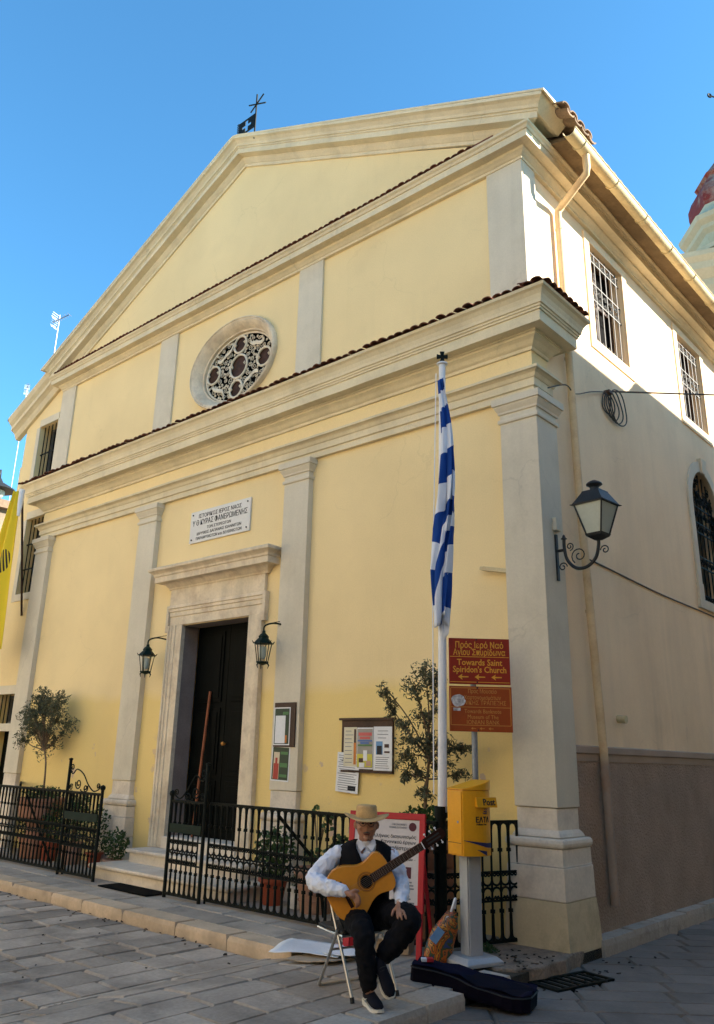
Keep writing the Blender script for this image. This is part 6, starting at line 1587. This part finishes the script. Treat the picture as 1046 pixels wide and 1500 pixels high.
# folding chair
chr_ = thing('folding_chair', 'folding steel tube chair under the guitarist', 'chair', (M0.x, M0.y, 0), rotz=RZP)
cs = Vector((.324, -.215))
def CH(p, k=0.0): return W(p[0]+cs.x*k, p[1]+cs.y*k, p[2])
for k in (0, 1):
    obj('front_leg', MB().tube([CH((-.052, .334, .015), k), CH((-.122, .225, .26), k), CH((-.195, .12, .50), k), CH((-.275, -.02, .80), k)], .0115, 8), 'chrome', chr_, smooth=60)
    obj('rear_leg', MB().tube(cat([CH((-.165, .19, .425), k), CH((-.225, .06, .22), k), CH((-.285, -.07, .035), k), CH((-.290, -.088, .013), k), CH((-.27, -.10, .012), k) if k == 0 else CH((-.31, -.085, .012), k)], 4), .0115, 8), 'chrome', chr_, smooth=60)
    obj('foot_cap', MB().tube([CH((-.050, .337, .0), k), CH((-.056, .328, .035), k)], .015, 8), 'ink', chr_)
obj('rear_bar', MB().tube([CH((-.27, -.10, .012), 0), CH((-.31, -.085, .012), 1)], .0115, 8), 'chrome', chr_)
obj('cross_bar', MB().tube([CH((-.205, .10, .28), 0), CH((-.205, .10, .28), 1)], .008, 6), 'chrome', chr_)
seat_p = [CH((-.13, .235, 0), 0), CH((-.13, .235, 0), 1), CH((-.31, -.10, 0), 1), CH((-.31, -.10, 0), 0)]
obj('seat', MB().loft([[p+Z3*.395 for p in seat_p], [p+Z3*.425 for p in seat_p]]), 'ink', chr_, bevel=.01)
obj('seat_rim', MB().tube([p+Z3*.39 for p in seat_p], .010, 6, closed=True), 'chrome', chr_)
bk = [CH((-.235, .05, .64), 0), CH((-.235, .05, .64), 1), CH((-.272, -.015, .79), 1), CH((-.272, -.015, .79), 0)]
obj('backrest', MB().loft([bk, [p+W(-.012, -.02, 0) for p in bk]]), 'ink', chr_, bevel=.008)

# ================================================================== GUITAR CASE, BAG, PAPERS
ca0 = Vector((-.36, -1.86, .004)); ca1 = Vector((.52, -1.60, SZ+.012)); cdir = (ca1-ca0); CL = cdir.length; cdir.normalize()
csid = Vector((-cdir.y, cdir.x, 0)).normalized(); cup = cdir.cross(csid)
gc = thing('guitar_case', 'dark navy soft guitar case lying over the kerb', 'guitar case', ca0)
prf = [(0, .095), (.03, .115), (.20, .115), (.34, .118), (.43, .135), (.52, .175), (.60, .185), (.70, .175), (.80, .20), (.88, .205), (.95, .175), (1.0, .11)]
def cring(t, w_, z0, z1, inset=0.0): return None
cmx = MB(); rings = []
cp_ = [(t*CL, w_) for t, w_ in prf]
outl = [(a, b) for a, b in cp_] + [(a, -b) for a, b in reversed(cp_)]
def cpt(a, b, z): return cdir*a + csid*b + cup*z
hgt_ = lambda a: .108 + .012*math.sin(a*7)
lvl = [(.0, .97), (.02, 1.0), (.10, 1.0), (1.0, .97)]
cmx.loft([[cpt(a+(-.006 if k < 0 else 0), b*s_, .0 if z == 0 else (z if z < .5 else hgt_(a))) for a, b in outl] for k, (z, s_) in enumerate(lvl)], cap=True)
gcb = obj('shell', cmx, 'case', gc, bevel=.012)
# sagging lid: top sheet with a dip over the body
lid = MB(); rows_ = []
for i, (a, b) in enumerate(cp_):
    row = []
    for j in range(9):
        q = -1+2*j/8
        dip = .075*max(0, 1-((a/CL-.72)/.26)**2)*max(0, 1-(q*1.05)**2) + .012*math.sin(7*a*3+q*4)
        row.append(cpt(a, b*q*.985, hgt_(a)+.012-dip*.9))
    rows_.append(row)
lid.loft(rows_, closed=False); lo = obj('lid', lid, flat('case_lining', (.008, .007, .022), .9, spec=0.08), gc, smooth=60)
zp = MB(); zp.tube([cpt(a*1.002, b*1.008, hgt_(a)-.012) for a, b in outl], .006, 5, closed=True); obj('zip', zp, 'ink', gc)
sb_ = MB(); sb_.box(-1.2, 0, 0, 1.2, 1, 1)
ckp = ca0 + cpt(.10, -.02, hgt_(.1)+.022)
cg = tag(obj('cigarette_pack', MB().obox((0, 0, .011), uu, vv, Z3, .045, .028, .011), 'white', bevel=.002), 'small red and white packet lying on the guitar case', 'packet'); cg.location = ckp
obj('red_print', MB().obox(uu*.02+Z3*.0115, uu, vv, Z3, .0255, .0285, .0113), 'redframe', cg)
# carrier bag
def bag_mat():
    m = D.materials.new('printed_bag'); m.use_nodes = True; n = m.node_tree.nodes; l = m.node_tree.links; b = n['Principled BSDF']; b.inputs['Roughness'].default_value = .35
    tc_ = n.new('ShaderNodeTexCoord'); no = n.new('ShaderNodeTexNoise'); no.inputs['Scale'].default_value = 9; no.inputs['Detail'].default_value = 3; no.inputs['Distortion'].default_value = 1.2
    l.new(tc_.outputs['Object'], no.inputs['Vector']); r = n.new('ShaderNodeValToRGB'); r.color_ramp.interpolation = 'CONSTANT'
    cols = [(0, (.03, .05, .16)), (.36, (.05, .07, .02)), (.44, (.50, .11, .01)), (.50, (.10, .04, .015)), (.54, (.55, .22, .02)), (.60, (.05, .03, .02)), (.66, (.55, .50, .42))]
    e = r.color_ramp.elements
    e[0].position = cols[0][0]; e[0].color = (*cols[0][1], 1); e[1].position = cols[1][0]; e[1].color = (*cols[1][1], 1)
    for p, c in cols[2:]: q = e.new(p); q.color = (*c, 1)
    l.new(no.outputs[0], r.inputs[0]); l.new(r.outputs[0], b.inputs['Base Color']); return m
bgt = thing('carrier_bag', 'colourful printed carrier bag leaning on the post box pedestal', 'bag', (-.56, -1.28, 0))
bm_ = MB(); rb = random.Random(6)
def bring(c, a, b, z, n=14): return [Vector(c)+uu*math.cos(2*PI*i/n)*a*(1+rb.uniform(-.08, .08))+vv*math.sin(2*PI*i/n)*b*(1+rb.uniform(-.1, .1))+Z3*(z+rb.uniform(-.008, .008)) for i in range(n)]
bm_.loft([bring(uu*-.01, .11, .06, .0), bring(uu*.0, .122, .072, .04), bring(uu*.03, .115, .07, .14), bring(uu*.075, .11, .07, .25), bring(uu*.115, .07, .05, .33), bring(uu*.135, .04, .02, .38)])
obj('bag_body', bm_, bag_mat(), bgt, smooth=50)
obj('handle', MB().tube(cat([uu*.12+Z3*.36, uu*.145+vv*.02+Z3*.44, uu*.165+Z3*.48, uu*.16-vv*.02+Z3*.40], 4), .012, 5), 'white', bgt, smooth=60)
obj('picture', MB().obox(uu*-.005+vv*.082+Z3*.21, (uu*.62+Z3*.78).normalized(), vv, (uu*-.78+Z3*.62).normalized(), .06, .002, .035), COLS['sky'], bgt)
# papers and cardboard on the ground
def crumple(name, pts, label, m, cat_, seed, z=.01, amp=.015, n=10, th=.003):
    rn = random.Random(seed); P = [Vector((a, b, 0)) for a, b in pts]; c = (P[0]+P[2])/2
    grid = []
    for i in range(n+1):
        row = []
        for j in range(n+1):
            s_, t_ = i/n, j/n
            q = (P[0]*(1-s_)+P[1]*s_)*(1-t_)+(P[3]*(1-s_)+P[2]*s_)*t_
            q = q+Z3*(z+amp*(.5+.5*math.sin(s_*5+seed)*math.cos(t_*4+seed*2))+rn.uniform(0, amp*.2))
            row.append(q-c)
        grid.append(row)
    mb = MB(); mb.loft(grid, closed=False); o = obj(name, mb, m, smooth=70); o.location = c
    sd = o.modifiers.new('s', 'SOLIDIFY'); sd.thickness = th; sd.offset = 1
    return tag(o, label, cat_)
crumple('paper_sheet', [(-1.62, -2.22), (-1.08, -1.95), (-1.30, -1.55), (-1.86, -1.70)], 'large white crumpled paper on the kerb end left of the chair', 'paper', 'paper', 2, .022, .03)
crumple('paper_sheet', [(-1.22, -1.98), (-.98, -1.86), (-1.02, -1.60), (-1.28, -1.70)], 'small white paper lying beside the chair on the cardboard', 'paper', 'paper', 5, .045, .012)
crumple('cardboard_sheet', [(-1.40, -2.24), (-1.02, -2.06), (-1.04, -1.72), (-1.42, -1.92)], 'flattened brown cardboard lying under the papers', 'card', 'cardboard', 3, .004, .025, th=.005)
crt = tag(obj('red_carton', MB().box(-.05, -.035, .0, .05, .035, .11).box(-.10, -.035, .0, -.051, .035, .10), 'redframe', bevel=.003), 'small red carton standing behind the chair', 'carton'); crt.location = (-1.32, -1.46, .004); crt.rotation_euler = (0, 0, .5)
cx2 = thing('cardboard_box', 'open brown cardboard box behind the guitarist by the fence', 'box', (-1.02, -1.28, .004), rotz=.4)
obj('walls', MB().box(-.16, -.10, 0, .16, -.095, .14).box(-.16, .095, 0, .16, .10, .14).box(-.16, -.095, 0, -.155, .095, .14).box(.155, -.095, 0, .16, .095, .14).box(-.155, -.095, 0, .155, .095, .005), 'card', cx2)
obj('flap', MB().hexa([(-.16, -.10, .141), (.16, -.10, .141), (.16, -.17, .12), (-.16, -.17, .12), (-.16, -.10, .145), (.16, -.10, .145), (.16, -.17, .124), (-.16, -.17, .124)]), 'card', cx2)

# ================================================================== LITTER
lt_ = MB(); rn = random.Random(15)
def bit(x_, y_, z_, k=.012):
    a = rn.uniform(0, 6.28); e1 = Vector((math.cos(a), math.sin(a), rn.uniform(-.2, .2)))*k*rn.uniform(.6, 1.6); e2 = Vector((-math.sin(a), math.cos(a), rn.uniform(-.1, .3)))*k*.6
    c = Vector((x_, y_, z_+.008)); lt_.hexa([c-e1-e2, c+e1-e2, c+e1+e2, c-e1+e2, c-e1-e2+Z3*.006, c+e1-e2+Z3*.006, c+e1+e2+Z3*.006, c-e1+e2+Z3*.006])
for _ in range(46): bit(rn.uniform(-.6, .14), rn.uniform(-1.02, -.35), .006)
for _ in range(40): bit(rn.uniform(-7.5, -2.2), -1.96-abs(rn.gauss(0, .10)), PZ)
for _ in range(30): bit(rn.uniform(-7, -1), rn.uniform(-4.6, -2.1), PZ if rn.random() < 2 else 0, .009)
for _ in range(24): bit(rn.uniform(.16, .6), rn.uniform(-1.2, .8), SZ)
lo_ = stuff(obj('litter', lt_, MT['soil'])); lo_['label'] = 'scattered dry leaf bits and dirt on the paving'; lo_['category'] = 'litter'
